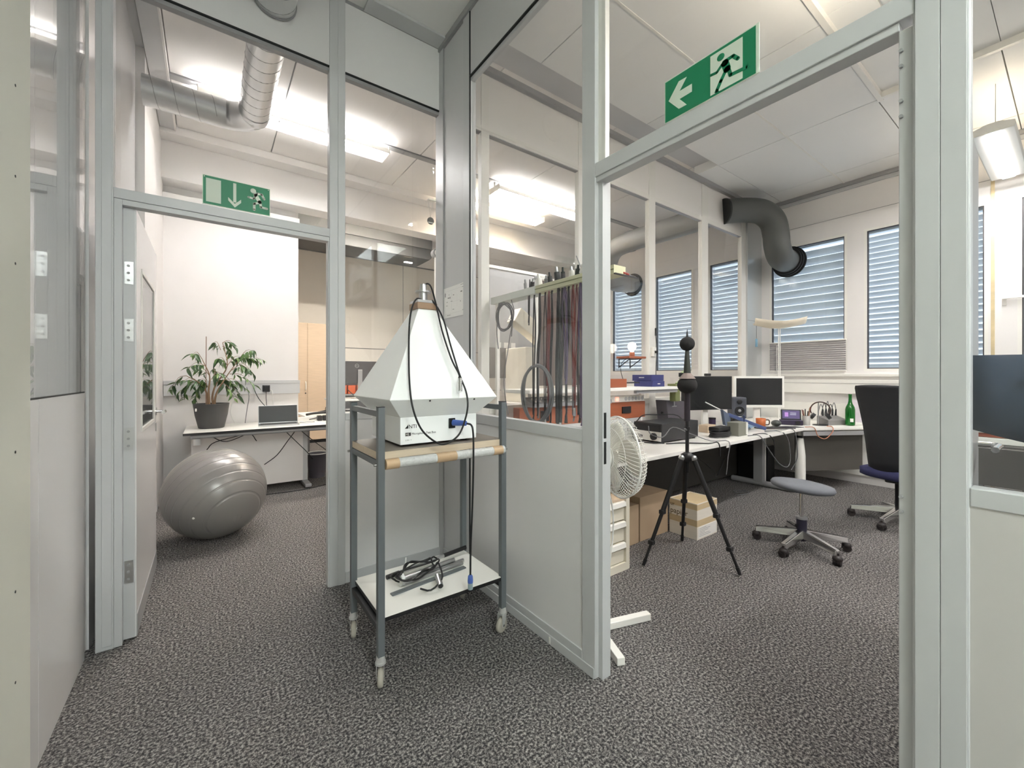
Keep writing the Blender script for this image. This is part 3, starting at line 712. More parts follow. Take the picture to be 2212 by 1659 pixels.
pb = MB().lathe([(0.006, 0.372), (0.011, 0.366), (0.013, 0.345), (0.0125, 0.335)], (0.983, 1.680, 0), 16).build('plug', BLUEP, bc, label='blue plug')
MB().cyl((0.983, 1.68, 0.335), (0.983, 1.68, 0.305), 0.0118).build('plug_sleeve', mat('pale_blue', (150, 166, 170), 0.3), pb)

# things lying on the lower shelf
rod = thing('extension_rod', 'thin rod with black end caps lying along the back of the lower shelf', 'rod', (0.96, 2.02, 0.282))
MB().cyl((0.78, 2.052, 0.294), (1.12, 2.096, 0.302), 0.010).build('tube', STEEL, rod)
MB().cyl((0.715, 2.044, 0.2925), (0.782, 2.0525, 0.2942), 0.0112).build('end_cap', BLACK, rod)
MB().cyl((1.05, 2.087, 0.3005), (1.20, 2.106, 0.304), 0.0112).build('end_cap', BLACK, rod)
ms = thing('microphone_stand_tubes', 'folded silver stand of parallel tubes lying on the lower shelf', 'stand', (0.92, 1.99, 0.282))
for k, (o, ln) in enumerate(((0.0, 0.34), (0.026, 0.36), (0.052, 0.30))):
    MB().cyl((0.76, 1.935 + o, 0.292), (0.76 + ln, 1.965 + o, 0.292), 0.0105).build('tube', STEEL, ms)
MB().cyl((0.765, 1.945, 0.314), (1.06, 1.985, 0.312), 0.0115).build('tube', STEEL, ms)
MB().cyl((0.742, 1.942, 0.312), (0.758, 1.944, 0.312), 0.030, n=24).build('end_disc', mat('clear_plastic', (216, 218, 216), 0.25), ms)
MB().cyl((0.905, 1.865, 0.318), (0.888, 1.795, 0.300), 0.0135).build('short_tube', STEEL, ms)
MB().cyl((0.8885, 1.797, 0.3005), (0.8875, 1.793, 0.2995), 0.0115).build('bore', BLACK, ms)
fb = MB().bar((0.682, 1.885, 0.2845), (1.095, 1.930, 0.2845), 0.026, 0.006).build('flat_bar', CARTG); tag(fb, 'flat dark grey metal bar lying on the white lower shelf', 'bar')
cc = MB(); pts = []
for k in range(64):
    a = k / 64 * 2 * math.pi * 3
    rx = 0.105 + 0.022 * math.sin(k * 0.7); ry = 0.070 + 0.014 * math.cos(k * 0.9)
    pts.append((0.838 + rx * math.cos(a) + 0.012 * math.sin(k * 0.31), 1.945 + ry * math.sin(a) + 0.30 * rx * math.cos(a), 0.338 + 0.007 * math.sin(k * 1.3) + 0.008 * math.sin(a * 0.5)))
pts = [(0.735, 1.925, 0.312), (0.715, 1.93, 0.325), (0.72, 1.965, 0.34)] + pts + [(0.93, 1.87, 0.33), (0.905, 1.82, 0.315), (0.84, 1.800, 0.293), (0.80, 1.83, 0.30)]
cc = thing('coiled_cable', 'black coiled cable lying over the silver stand tubes', 'cable', (0.84, 1.94, 0.282))
MB().tube(pts, 0.0042, n=8, sub=3).build('lead', CABLE, cc)
MB().bar((0.80, 2.01, 0.345), (0.805, 2.018, 0.378), 0.006, 0.003).build('cable_tie', CABLEW, cc)

# ------------------------------------------------------------------ left lab
# spiral duct
sd = thing('spiral_duct', 'galvanised spiral duct bending under the left lab ceiling', 'duct', (0.30, 3.4, 3.33))
r_ = 0.108
path = [(0.30, y, 3.445) for y in (0.6, 1.6, 2.4, 3.2, 3.95)]
for k in range(1, 7):
    a = R(15 * k); path.append((0.30 - 0.20 * (1 - math.cos(a)), 3.95 + 0.20 * math.sin(a), 3.445))
path += [(-0.15, 4.15, 3.445), (-0.404, 4.15, 3.445)]
MB().tube(path, r_, n=32, sub=2).build('duct_body', GALV, sd)
def helix(p0, p1, r, pitch, rr):
    p0 = Vector(p0); p1 = Vector(p1); d = (p1 - p0); L = d.length; d.normalize(); u = d.orthogonal().normalized(); v = d.cross(u)
    n = int(L / pitch * 20); return [p0 + d * (L * i / n) + (u * math.cos(2*math.pi*L/pitch*i/n) + v * math.sin(2*math.pi*L/pitch*i/n)) * r for i in range(n + 1)]
MB().tube(helix((0.30, 1.6, 3.445), (0.30, 3.98, 3.445), r_, 0.115, 0), 0.0022, n=6, sub=1).build('seam', FRAMED, sd)
MB().tube(helix((0.05, 4.15, 3.445), (-0.40, 4.15, 3.445), r_, 0.125, 0), 0.0022, n=6, sub=1).build('seam', FRAMED, sd)
MB().cyl((0.30, 3.93, 3.445), (0.30, 3.97, 3.445), r_ + 0.003, n=32, caps=False).build('joint_band', GALV, sd)
MB().cyl((0.08, 4.15, 3.445), (0.11, 4.15, 3.445), r_ + 0.003, n=32, caps=False).build('joint_band', GALV, sd)
MB().cyl((0.30, 2.704, 3.445), (0.30, 2.712, 3.445), r_ + 0.008, n=32).build('wall_collar', FRAMED, sd)
for y in (3.4, 1.4): MB().cyl((0.30, y, 3.55), (0.30, y, 3.86 if y > 2.7 else 3.65), 0.004, n=6).build('hanger', STEEL, sd)

# desk
dk = thing('desk', 'white height-adjustable desk with plant and laptop in the left lab', 'desk', (0.8, 5.5, 0))
DT = 0.735
box('desktop', (-0.205, 1.95, 5.135, 5.885, DT - 0.025, DT), WHITEL, dk, 0.002)
box('edge_band', (-0.207, 1.952, 5.131, 5.135, DT - 0.025, DT - 0.003), BLACK, dk)
MB().tube([(-0.15, 5.17, DT - 0.045), (1.90, 5.17, DT - 0.045)], 0.021, n=14, sub=1).build('front_beam', FRAMED, dk)
box('cable_tray', (0.1, 1.8, 5.60, 5.80, DT - 0.12, DT - 0.03), FRAMED, dk)
box('modesty_panel', (-0.15, 0.90, 5.452, 5.470, 0.06, DT - 0.07), WHITEP, dk, 0.002)
for x in (-0.03, 0.925, 1.75):
    l_ = box('leg', (x - 0.03, x + 0.03, 5.475, 5.56, 0.05, DT - 0.03), FRAME, dk, 0.003)
    box('leg_collar', (x - 0.035, x + 0.035, 5.47, 5.565, DT - 0.10, DT - 0.06), BLACK, l_, 0.003)
    box('foot', (x - 0.035, x + 0.035, 5.25, 5.80, 0.012, 0.05), FRAMED, dk, 0.008)
    for y in (5.30, 5.76): MB().cyl((x, y, 0), (x, y, 0.013), 0.02).build('glide', BLACK, dk)
MB().cyl((-0.10, 5.20, DT - 0.13), (-0.10, 5.20, DT - 0.06), 0.035, n=16).build('crank_housing', FRAME, dk)
# trunking on the wall
tr = thing('wall_trunking', 'grey cable trunking along the wall behind the plant', 'trunking', (0.25, 5.86, 1.07))
box('trunk_body', (-0.40, 0.93, 5.845, 5.899, 1.075, 1.235), FRAME, tr, 0.003)
box('trunk_lip', (-0.40, 0.932, 5.840, 5.846, 1.20, 1.24), FRAME, tr, 0.002)
so = box('socket_plate', (0.52, 0.60, 5.838, 5.846, 1.10, 1.18), BLACK, tr, 0.003)
ad = thing('plug_adapter', 'black plug adapter in the wall trunking above the laptop', 'plug', (0.57, 5.82, 1.10))
box('body', (0.535, 0.595, 5.79, 5.837, 1.10, 1.175), BLACK, ad, 0.005)
MB().tube([(0.555, 5.80, 1.10), (0.555, 5.79, 1.0), (0.57, 5.76, 0.85), (0.60, 5.74, DT + 0.006)], 0.0035, n=6).build('lead', CABLE, ad)
for k, (pts, m_, lb) in enumerate((
    ([(0.60, 5.83, 1.13), (0.62, 5.81, 1.10), (0.63, 5.80, 0.95), (0.66, 5.78, DT + 0.006)], CABLEW, 'white power cable plugged beside the black adapter'),
    ([(0.36, 5.84, 1.16), (0.38, 5.80, 1.05), (0.36, 5.79, 0.90), (0.34, 5.78, DT + 0.006)], CABLEG, 'thin grey cable hanging behind the potted plant'),
    ([(0.30, 5.84, 1.16), (0.24, 5.80, 1.05), (0.20, 5.79, 0.88), (0.24, 5.78, DT + 0.006)], CABLEW, 'white cable hanging nearest the plant pot'),
    ([(0.42, 5.84, 1.18), (0.48, 5.80, 1.02), (0.60, 5.78, 0.86), (0.70, 5.75, DT + 0.006)], CABLE, 'black cable running from trunking down behind the laptop'),
)):
    tag(MB().tube(pts, 0.004, n=6).build('power_cable', m_), lb, 'cable', 'cables behind the desk')

# potted ficus
pt = thing('potted_plant', 'weeping fig in a dark grey pot on the desk', 'plant', (0.02, 5.52, DT))
POT = mat('pot_grey', (66, 66, 66), 0.5, noise=0.05, nscale=10)
MB().lathe([(0.105, DT), (0.115, DT + 0.005), (0.145, DT + 0.14), (0.160, DT + 0.255), (0.163, DT + 0.262), (0.150, DT + 0.262), (0.148, DT + 0.225), (0.001, DT + 0.225)], (0.02, 5.52, 0), 32).build('pot', POT, pt)
box('pot_sticker', (-0.118, -0.104, 5.404, 5.409, DT + 0.19, DT + 0.22), WHITEM, pt)
MB().cyl((0.02, 5.52, DT + 0.21), (0.02, 5.52, DT + 0.232), 0.146, n=28).build('soil', mat('soil', (58, 46, 38), 0.95, noise=0.3, nscale=60), pt)
BARK = mat('bark', (146, 118, 92), 0.8, noise=0.15, nscale=20)
base = Vector((0.02, 5.52, DT + 0.22))
tips = []
def px(du, dz, dy=0.0): return base + Vector((du * 0.82, dy, dz))
stems = [[px(0.02, 0), px(0.01, 0.12, 0.01), px(0.05, 0.25), px(0.17, 0.45, -0.02), px(0.12, 0.70, 0.02)],
         [px(0.03, 0), px(0.05, 0.14, -0.02), px(0.14, 0.30, -0.03), px(0.30, 0.52, -0.03)],
         [px(-0.04, 0), px(-0.05, 0.15, 0.02), px(-0.12, 0.26, 0.01), px(-0.26, 0.34, -0.02)],
         [px(-0.02, 0), px(-0.03, 0.18, -0.02), px(-0.02, 0.34, -0.02), px(-0.10, 0.52, 0.0)]]
tw = MB()
for st in stems: tw.tube(st, 0.012, n=8, sub=4, r1=0.003)
tw.build('stems', BARK, pt)
MB().cyl(px(-0.06, 0), px(-0.055, 0.76), 0.0035, n=8).build('support_stick', mat('stick', (140, 112, 96), 0.7), pt)
LEAFS = []
def leafmesh(L, wd, droop, m_):
    b = MB(); vs = []
    n = 5
    for i in range(n + 1):
        t = i / n; ww_ = wd * math.sin(math.pi * min(1, t * 0.92 + 0.06)) ** 0.8 * (1 - 0.55 * t)
        z = -droop * t * t * L
        vs += [(-ww_, t * L, z + ww_ * 0.35), (0, t * L, z), (ww_, t * L, z + ww_ * 0.35)]
    fs = []
    for i in range(n):
        for k in (0, 1): fs.append((3*i+k, 3*i+k+1, 3*i+k+4, 3*i+k+3))
    b._add([Vector(v_) + ORG[pt.name] for v_ in vs], fs, True)
    return b.build('leaf', m_, pt)
LM = [mat('leaf_green', (86, 116, 66), 0.35, noise=0.2, nscale=8), mat('leaf_dark', (62, 90, 56), 0.35, noise=0.2, nscale=8), mat('leaf_fresh', (112, 140, 82), 0.35, noise=0.2, nscale=8)]
protos = [leafmesh(0.075, 0.0165, 0.35, LM[0]), leafmesh(0.085, 0.018, 0.5, LM[1]), leafmesh(0.065, 0.0155, 0.25, LM[2])]
used = [False] * 3
rnd = random.Random(5)
twigs = [((0.12, 0.70), (0.26, 0.66)), ((0.12, 0.66), (0.22, 0.56)), ((0.10, 0.62), (0.02, 0.70)), ((0.17, 0.45), (0.34, 0.55)), ((0.30, 0.52), (0.50, 0.50)), ((0.30, 0.52), (0.46, 0.62)), ((0.26, 0.48), (0.46, 0.36)),
         ((0.30, 0.50), (0.58, 0.52)), ((0.14, 0.30), (0.36, 0.20)), ((0.14, 0.30), (0.30, 0.12)), ((0.20, 0.36), (0.46, 0.24)), ((0.10, 0.26), (0.24, 0.10)), ((0.22, 0.40), (0.40, 0.42)), ((0.05, 0.25), (0.02, 0.42)),
         ((-0.12, 0.26), (-0.30, 0.28)), ((-0.12, 0.26), (-0.34, 0.16)), ((-0.26, 0.34), (-0.42, 0.20)), ((-0.20, 0.30), (-0.28, 0.10)), ((-0.10, 0.24), (-0.18, 0.08)), ((-0.02, 0.34), (-0.16, 0.40)), ((-0.10, 0.52), (-0.20, 0.56)),
         ((-0.06, 0.44), (-0.24, 0.42)), ((0.0, 0.30), (0.10, 0.36)), ((-0.03, 0.2), (-0.12, 0.30)), ((0.06, 0.28), (0.20, 0.26)), ((0.17, 0.45), (0.06, 0.52))]
tg = MB(); spots = []
for (a, b), (c_, d_) in twigs:
    dy0_, dy1_ = rnd.uniform(-0.03, 0.03), rnd.uniform(-0.13, 0.10)
    p0 = px(a, b, dy0_); p2 = px(c_, d_, dy1_); p1 = (p0 + p2) / 2 + Vector((0, 0, 0.05))
    tg.tube([p0, p1, p2], 0.0035, n=5, sub=3, r1=0.001)
    for k in range(11):
        t = 0.2 + 0.82 * k / 10
        q = p0 * (1-t)**2 + p1 * 2*t*(1-t) + p2 * t*t
        spots.append((q, (p2 - p0)))
tg.build('twigs', BARK, pt)
for i, (q, d) in enumerate(spots):
    k = i % 3
    az = math.atan2(-d.x, d.y) + rnd.choice((-1, 1)) * rnd.uniform(0.3, 1.2)
    rot = (rnd.uniform(-1.25, -0.1), rnd.uniform(-0.6, 0.6), az); sc = rnd.uniform(0.8, 1.35)
    loc = q - ORG[pt.name]
    o = protos[k] if not used[k] else share(protos[k], pt, loc)
    used[k] = True
    o.location = loc; o.rotation_euler = rot; o.scale = (sc, sc, sc)

# laptop on that desk
def laptop(label, x, y, z, rz, wd, dp, openang, mscr, mbody):
    t = thing('laptop', label, 'laptop', (x, y, z), rotz=rz)
    b = box('base', (-wd/2, wd/2, -dp/2, dp/2, 0.001, 0.017), mbody, t, 0.003)
    box('keyboard', (-wd/2 + 0.02, wd/2 - 0.02, -0.02, dp/2 - 0.03, 0.017, 0.0185), BLACK, b)
    Mx = Matrix.Rotation(R(openang), 3, 'X')
    c = Vector((0, dp/2, 0.017)) + Mx @ Vector((0, 0, dp * 0.47))
    l = MB().obox(c, (wd, 0.008, dp * 0.94), Mx).build('lid', mbody, t, 0.002)
    c2_ = Vector((0, dp/2, 0.017)) + Mx @ Vector((0, -0.0045, dp * 0.48))
    MB().obox(c2_, (wd - 0.012, 0.001, dp * 0.88), Mx).build('screen', mscr, l)
    return t
SCR = mat('dark_screen', (62, 64, 64), 0.25)
laptop('open silver laptop with dark screen on the desk beside the plant', 0.64, 5.37, DT, R(-4), 0.40, 0.22, -18, SCR, STEEL)
ps = thing('power_strip', 'white power strip lying behind the laptop', 'power strip', (0.95, 5.72, DT))
box('body', (0.76, 1.16, 5.69, 5.75, DT + 0.001, DT + 0.045), WHITEM, ps, 0.004)
for k in range(5): MB().cyl((0.82 + 0.065 * k, 5.72, DT + 0.0445), (0.82 + 0.065 * k, 5.72, DT + 0.0455), 0.018).build('socket', FRAME, ps)
for k, x in enumerate((1.085, 1.15)):
    tag(box('power_adapter', (x, x + 0.05, 5.56, 5.64, DT, DT + 0.065), BLACK, None, 0.006), ('black power adapter nearest the laptop on the desk', 'black power adapter beside the doorpost on the desk')[k], 'adapter', 'power adapters on the desk')
tag(MB().tube([(0.85, 5.35, DT + 0.012), (0.95, 5.33, DT + 0.012), (1.02, 5.40, DT + 0.012), (0.96, 5.46, DT + 0.012), (0.86, 5.44, DT + 0.012)], 0.003, n=6).build('charger_lead', CABLEG), 'thin grey lead looping beside the laptop', 'cable')
tag(MB().tube([(1.0, 5.62, DT + 0.02), (1.2, 5.70, DT + 0.04), (1.3, 5.60, DT + 0.015), (1.45, 5.70, DT + 0.03), (1.6, 5.62, DT + 0.01)], 0.006, n=6).build('adapter_lead', CABLE), 'thick black lead tangled beside the power adapters', 'cable')

# cables under the desk
for k, (pts, lb) in enumerate((
    ([(0.30, 5.30, DT - 0.07), (0.05, 5.35, 0.60), (-0.02, 5.40, 0.52)], 'black cable drooping under the left end of the desk'),
    ([(0.02, 5.30, DT - 0.07), (0.15, 5.32, 0.60), (0.35, 5.32, DT - 0.07), (0.42, 5.34, 0.58)], 'black cable looping under the desk above the ball'),
    ([(0.80, 5.32, DT - 0.07), (0.72, 5.33, 0.55), (0.62, 5.36, 0.40), (0.50, 5.40, 0.30)], 'black cable hanging in front of the white modesty panel'),
    ([(0.70, 5.32, DT - 0.07), (0.80, 5.36, 0.55), (0.93, 5.40, 0.40), (1.00, 5.42, 0.30)], 'black cable crossing to the desk leg'),
    ([(0.85, 5.25, DT - 0.07), (1.00, 5.28, 0.52), (1.20, 5.32, 0.35), (1.42, 5.36, 0.18)], 'black cable slanting down beside the desk leg'),
    ([(0.50, 5.22, 0.006), (0.85, 5.20, 0.006), (1.10, 5.28, 0.006), (1.40, 5.42, 0.006)], 'black cable lying on the carpet under the desk'),
)):
    tag(MB().tube(pts, 0.0045, n=6).build('desk_cable', CABLE), lb, 'cable', 'cables under the desk')

# exercise ball
bl = thing('exercise_ball', 'large silver grey exercise ball on the carpet behind the door', 'ball', (0.045, 4.13, 0))
def ball_mat():
    m = bpy.data.materials.new('ball_grey'); m.use_nodes = True; nt = m.node_tree; b = nt.nodes['Principled BSDF']
    b.inputs['Base Color'].default_value = srgb(142, 139, 137); b.inputs['Roughness'].default_value = 0.30; b.inputs['Metallic'].default_value = 0.25
    tc = nt.nodes.new('ShaderNodeTexCoord'); mp = nt.nodes.new('ShaderNodeMapping'); mp.inputs['Rotation'].default_value = (R(62), R(22), 0)
    mp.inputs['Location'].default_value = (0, 0, -0.36)
    wv = nt.nodes.new('ShaderNodeTexWave'); wv.wave_type = 'BANDS'; wv.bands_direction = 'Z'; wv.inputs['Scale'].default_value = 5.0; wv.inputs['Distortion'].default_value = 0
    cr = nt.nodes.new('ShaderNodeValToRGB'); cr.color_ramp.elements[0].position = 0.0; cr.color_ramp.elements[1].position = 0.10
    nt.links.new(tc.outputs['Object'], mp.inputs[0]); nt.links.new(mp.outputs[0], wv.inputs['Vector']); nt.links.new(wv.outputs['Fac'], cr.inputs[0])
    bp = nt.nodes.new('ShaderNodeBump'); bp.inputs['Strength'].default_value = 0.35; bp.inputs['Distance'].default_value = 0.01
    nt.links.new(cr.outputs[0], bp.inputs['Height']); nt.links.new(bp.outputs[0], b.inputs['Normal'])
    return m
MB().sphere((0.045, 4.13, 0.352), 0.355, 64, 40, (1, 1, 0.99)).build('ball_skin', ball_mat(), bl)
vd = (Vector((0, 0, 1.3)) - Vector((0.045, 4.13, 0.352))).normalized()
pd_ = (vd + Vector((-0.42, 0, 0)) + Vector((0, 0, -0.52))).normalized()
MB().sphere(Vector((0.045, 4.13, 0.352)) + pd_ * 0.353, 0.009, 12, 8).build('valve_plug', WHITEM, bl)

# deeper part of the left lab
cb = thing('wood_cabinet', 'tall pale wood cabinet behind the end of the white wall', 'cabinet', (1.45, 9.0, 0))
box('carcass', (1.05, 1.98, 8.72, 9.19, 0.06, 2.30), WOOD, cb, 0.002)
box('plinth', (1.06, 1.97, 8.74, 9.18, 0, 0.06), SEAL, cb)
d_ = box('door', (1.052, 1.512, 8.70, 8.72, 0.07, 2.295), WOOD, cb, 0.002)
box('door', (1.516, 1.978, 8.70, 8.72, 0.07, 2.295), WOOD, cb, 0.002)
MB().tube([(1.48, 8.70, 1.02), (1.48, 8.665, 1.04), (1.48, 8.655, 1.10), (1.48, 8.665, 1.16), (1.48, 8.70, 1.18)], 0.008).build('handle', WHITEM, d_)
MB().cyl((1.48, 8.70, 0.96), (1.48, 8.692, 0.96), 0.012).build('lock', BLACK, d_)

dk2 = thing('desk', 'white workbench covered in cables behind the first desk', 'desk', (1.5, 6.4, 0))
box('desktop', (1.02, 2.3, 6.02, 6.72, 0.735, 0.76), WHITEL, dk2, 0.002)
for x in (1.1, 2.22):
    box('leg', (x - 0.025, x + 0.025, 6.30, 6.40, 0.03, 0.735), FRAMED, dk2); box('foot', (x - 0.03, x + 0.03, 6.06, 6.68, 0, 0.03), FRAMED, dk2)
for k, pts in enumerate(([(1.05, 6.10, 0.775), (1.15, 6.15, 0.785), (1.30, 6.12, 0.79), (1.45, 6.2, 0.78)], [(1.2, 6.3, 0.775), (1.4, 6.35, 0.80), (1.6, 6.3, 0.785), (1.8, 6.4, 0.775)], [(1.3, 6.2, 0.775), (1.32, 6.22, 0.86), (1.38, 6.22, 0.80), (1.5, 6.2, 0.775)])):
    tag(MB().tube(pts, (0.016, 0.012, 0.004)[k], n=8).build('bench_cable', CABLE), ('thick black cable bundle at the front of the far bench', 'black cable bundle at the back of the far bench', 'thin black wire sticking up from the far bench')[k], 'cable', 'cables on the far bench')
bn = thing('waste_bin', 'grey round waste bin beside the desk leg', 'bin', (1.12, 5.80, 0))
MB().lathe([(0.095, 0.0), (0.12, 0.30), (0.125, 0.30), (0.11, 0.29), (0.09, 0.01)], (1.12, 5.80, 0.0), 20).build('bin_body', mat('bin_grey', (92, 88, 94), 0.5), bn)
MB().tube([(1.12 + 0.124 * math.cos(k * math.pi / 10), 5.80 + 0.124 * math.sin(k * math.pi / 10), 0.303) for k in range(20)], 0.006, n=8, sub=1, closed=True).build('rim', WHITEM, bn)
sh = thing('component_rack', 'grey slotted component rack with orange bins beside the cabinet', 'rack', (2.3, 8.9, 0))
rk = MB().box(2.02, 2.05, 8.6, 9.1, 0, 1.25).box(2.75, 2.78, 8.6, 9.1, 0, 1.25)
rk.build('side_panel', FRAMED, sh)
box('back_panel', (2.05, 2.75, 9.06, 9.1, 0.1, 1.25), FRAME, sh)
for z in (0.3, 0.6, 0.9, 1.22): box('shelf', (2.05, 2.75, 8.6, 9.06, z, z + 0.02), FRAME, sh)
for k in range(4): box('bin', (2.07 + 0.17 * k, 2.21 + 0.17 * k, 8.62, 8.9, 0.93, 1.10), mat('orange_bin', (196, 92, 52), 0.5), sh, 0.004)

# standing desk and monitor beyond the right-hand pane
sdk = thing('standing_desk', 'raised white desk carrying the black monitor in the left lab', 'desk', (2.0, 6.9, 0))
box('desktop', (1.55, 3.0, 6.06 + 0.75, 7.45, 0.895, 0.92), WHITEL, sdk, 0.002)
for x in (1.75, 2.8):
    box('leg', (x - 0.03, x + 0.03, 7.05, 7.13, 0.03, 0.895), FRAMED, sdk); box('foot', (x - 0.035, x + 0.035, 6.84, 7.42, 0, 0.03), FRAMED, sdk)
def monitor(name, label, x, y, zb, rz, wd, ht, z0, mb_bez, mscreen, desk_z, bz=0.012, stand=WHITEM):
    t = thing(name, label, 'monitor', (x, y, desk_z), rotz=rz)
    o = z0 - desk_z
    p = box('panel', (-wd/2, wd/2, -0.02, 0.02, o, o + ht), mb_bez, t, 0.004)
    box('screen', (-wd/2 + bz, wd/2 - bz, -0.0215, -0.0195, o + bz * 1.3, o + ht - bz), mscreen, p)
    box('stand_neck', (-0.035, 0.035, 0.022, 0.05, 0.012, o + ht * 0.62), stand, t, 0.004)
    box('stand_foot', (-0.12, 0.12, -0.06, 0.13, 0.0, 0.012), stand, t, 0.004)
    return t, p, o
t, p, o = monitor('monitor', 'black monitor seen from behind with silver stand and ring logo', 2.0, 7.02, 0, R(180), 0.60, 0.36, 1.17, mat('monitor_black', (52, 50, 52), 0.5), SCR, 0.92, stand=STEEL)
lg = MB()
lg.tube([(0.045 + 0.030 * math.cos(k * math.pi / 14), 0.021, o + 0.285 + 0.030 * math.sin(k * math.pi / 14)) for k in range(28)], 0.003, n=6, sub=1, closed=True).build('logo_ring', STEEL, p)
lettering('DELL', 0.022, (0.045, 0.0205, o + 0.277), (R(90), 0, R(180)), STEEL, p, 'logo_lettering', 'CENTER', 0.001)
bx_ = box('dark_device', (1.56, 1.66, 6.86, 6.98, 0.921, 1.06), BLACK, None, 0.004); tag(bx_, 'small black device on the raised desk beside the doorpost', 'device')
for k, pts in enumerate(([(1.80, 6.98, 1.08), (1.83, 6.90, 1.03), (1.90, 6.85, 0.95), (1.95, 6.84, 0.927)], [(1.79, 6.98, 1.08), (1.86, 6.88, 0.99), (1.91, 6.87, 0.96), (1.93, 6.84, 0.927)])):
    tag(MB().tube(pts, 0.004, n=6).build('monitor_lead', CABLE), ('black lead curving down left of the monitor stand', 'second black lead crossing the first by the monitor stand')[k], 'cable')

ac = thing('ceiling_unit', 'dark grey box unit hanging under the far lab ceiling', 'ceiling unit', (2.15, 7.5, 3.46))
DK = mat('dark_unit', (66, 66, 66), 0.5)
MB().prism([(0, 0.04), (0.04, 0), (2.41, 0), (2.45, 0.04), (2.45, 0.36), (0, 0.36)], 7.2, 7.85, lambda a, b, w_: (0.93 + a, w_, 3.46 + b)).build('casing', DK, ac, 0.006)
box('reflection_strip', (0.93, 3.38, 7.185, 7.2, 3.65, 3.82), mat('dark_unit_sheen', (104, 103, 102), 0.4), ac)  # paler strip painted as a reflection along the casing front
for x in (1.3, 2.9): MB().cyl((x, 7.5, 3.81), (x, 7.5, 3.845), 0.015).build('hanger', STEEL, ac)
vp = thing('blind_pole', 'white vertical pole with round cap beside the corner post', 'pole', (2.263, 4.70, 0))
MB().cyl((2.263, 4.70, 0.02), (2.263, 4.70, 2.76), 0.022).build('pole', WHITEM, vp)
MB().cyl((2.263, 4.66, 2.80), (2.263, 4.74, 2.80), 0.055, n=24).build('cap', FRAMED, vp)
MB().cyl((2.263, 4.655, 2.80), (2.263, 4.66, 2.80), 0.040, n=24).build('cap_cover', WHITEM, vp)
MB().cyl((2.263, 4.70, 0), (2.263, 4.70, 0.02), 0.14, n=24).build('foot_plate', WHITEM, vp)

# grey pinboard and pale machine seen through both panes
pbd = thing('pinboard', 'tall grey pinboard with white top rail behind the glass divider', 'pinboard', (3.7, 5.0, 0))
box('board', (3.24, 4.30, 5.0, 5.03, 1.70, 2.84), mat('felt_grey', (172, 172, 172), 0.9), pbd)
box('lower_board', (3.24, 4.05, 4.99, 5.02, 1.26, 1.70), mat('felt_dark', (128, 124, 120), 0.9), pbd)
box('top_rail', (3.22, 4.32, 4.99, 5.04, 2.84, 2.885), WHITEM, pbd, 0.003)
for x in (3.23, 4.30): box('post', (x - 0.015, x + 0.015, 5.0, 5.03, 0.03, 2.85), WHITEM, pbd); 
for x in (3.23, 4.30): box('foot', (x - 0.02, x + 0.02, 4.75, 5.28, 0, 0.03), WHITEM, pbd)
for k in range(3): box('note_sheet', (3.36 + 0.13 * k, 3.44 + 0.13 * k, 4.996, 4.9995, 1.70, 1.78), WHITEL, pbd)
CREAM = mat('cream_sheet', (226, 220, 205), 0.45)
hdm = thing('drafting_machine', 'cream angled workbench hood with sloping arm behind the glass divider', 'machine', (3.6, 4.25, 0))
MB().bar((3.10, 4.22, 2.06), (4.25, 4.22, 1.36), 0.18, 0.20).build('sloping_arm', CREAM, hdm, 0.01)
box('cabinet_body', (3.24, 3.80, 4.15, 4.60, 0.95, 1.66), CREAM, hdm, 0.01)
box('base_cabinet', (3.10, 4.20, 4.10, 4.65, 0, 0.95), PANELC, hdm, 0.01)
box('rail', (3.1, 4.2, 4.095, 4.10, 0.93, 0.95), FRAME, hdm)

# dark duct: through the divider, down to a window in each lab
def flange(x, y, z, parent):
    Mq = Matrix.Rotation(R(-90), 3, 'Y')
    for dx, r0 in ((0.0, 0.205), (0.045, 0.19), (0.09, 0.178)):
        MB().lathe([(0.15, dx), (r0, dx), (r0, dx + 0.018), (0.15, dx + 0.018)], (x, y, z), 36, Mq, False).build('flange_ring', SEAL, parent)
g2 = thing('exhaust_duct', 'dark grey plastic duct curving from the divider to the window in the right lab', 'duct', (5.9, 2.4, 2.6))
MB().tube([(5.33, 2.704, 3.395), (5.55, 2.57, 3.42), (5.74, 2.44, 3.40), (5.86, 2.36, 3.29), (5.89, 2.33, 3.12), (5.90, 2.32, 2.98), (5.97, 2.32, 2.87), (6.10, 2.33, 2.83), (6.34, 2.34, 2.83)], 0.150, n=36, sub=6).build('pipe', DUCTG, g2)
MB().tube([(5.318, 2.711, 3.394), (5.335, 2.701, 3.396)], 0.158, n=36, sub=1).build('end_band', SEAL, g2)
flange(6.34, 2.34, 2.83, g2)
g1 = thing('exhaust_duct', 'light grey duct running along the left lab towards its window', 'duct', (5.3, 4.0, 2.8))
MB().tube([(5.25, 2.765, 3.38), (5.24, 3.2, 3.36), (5.22, 4.1, 3.35), (5.24, 4.45, 3.28), (5.36, 4.66, 3.05), (5.60, 4.72, 2.90), (5.90, 4.72, 2.90), (6.12, 4.80, 2.95), (6.34, 4.90, 2.97)], 0.150, n=32, sub=6).build('pipe', DUCTL, g1)
MB().cyl((5.22, 4.05, 3.35), (5.22, 4.12, 3.35), 0.158, n=32, caps=False).build('joint_band', DUCTL, g1)
flange(6.34, 4.90, 2.97, g1)

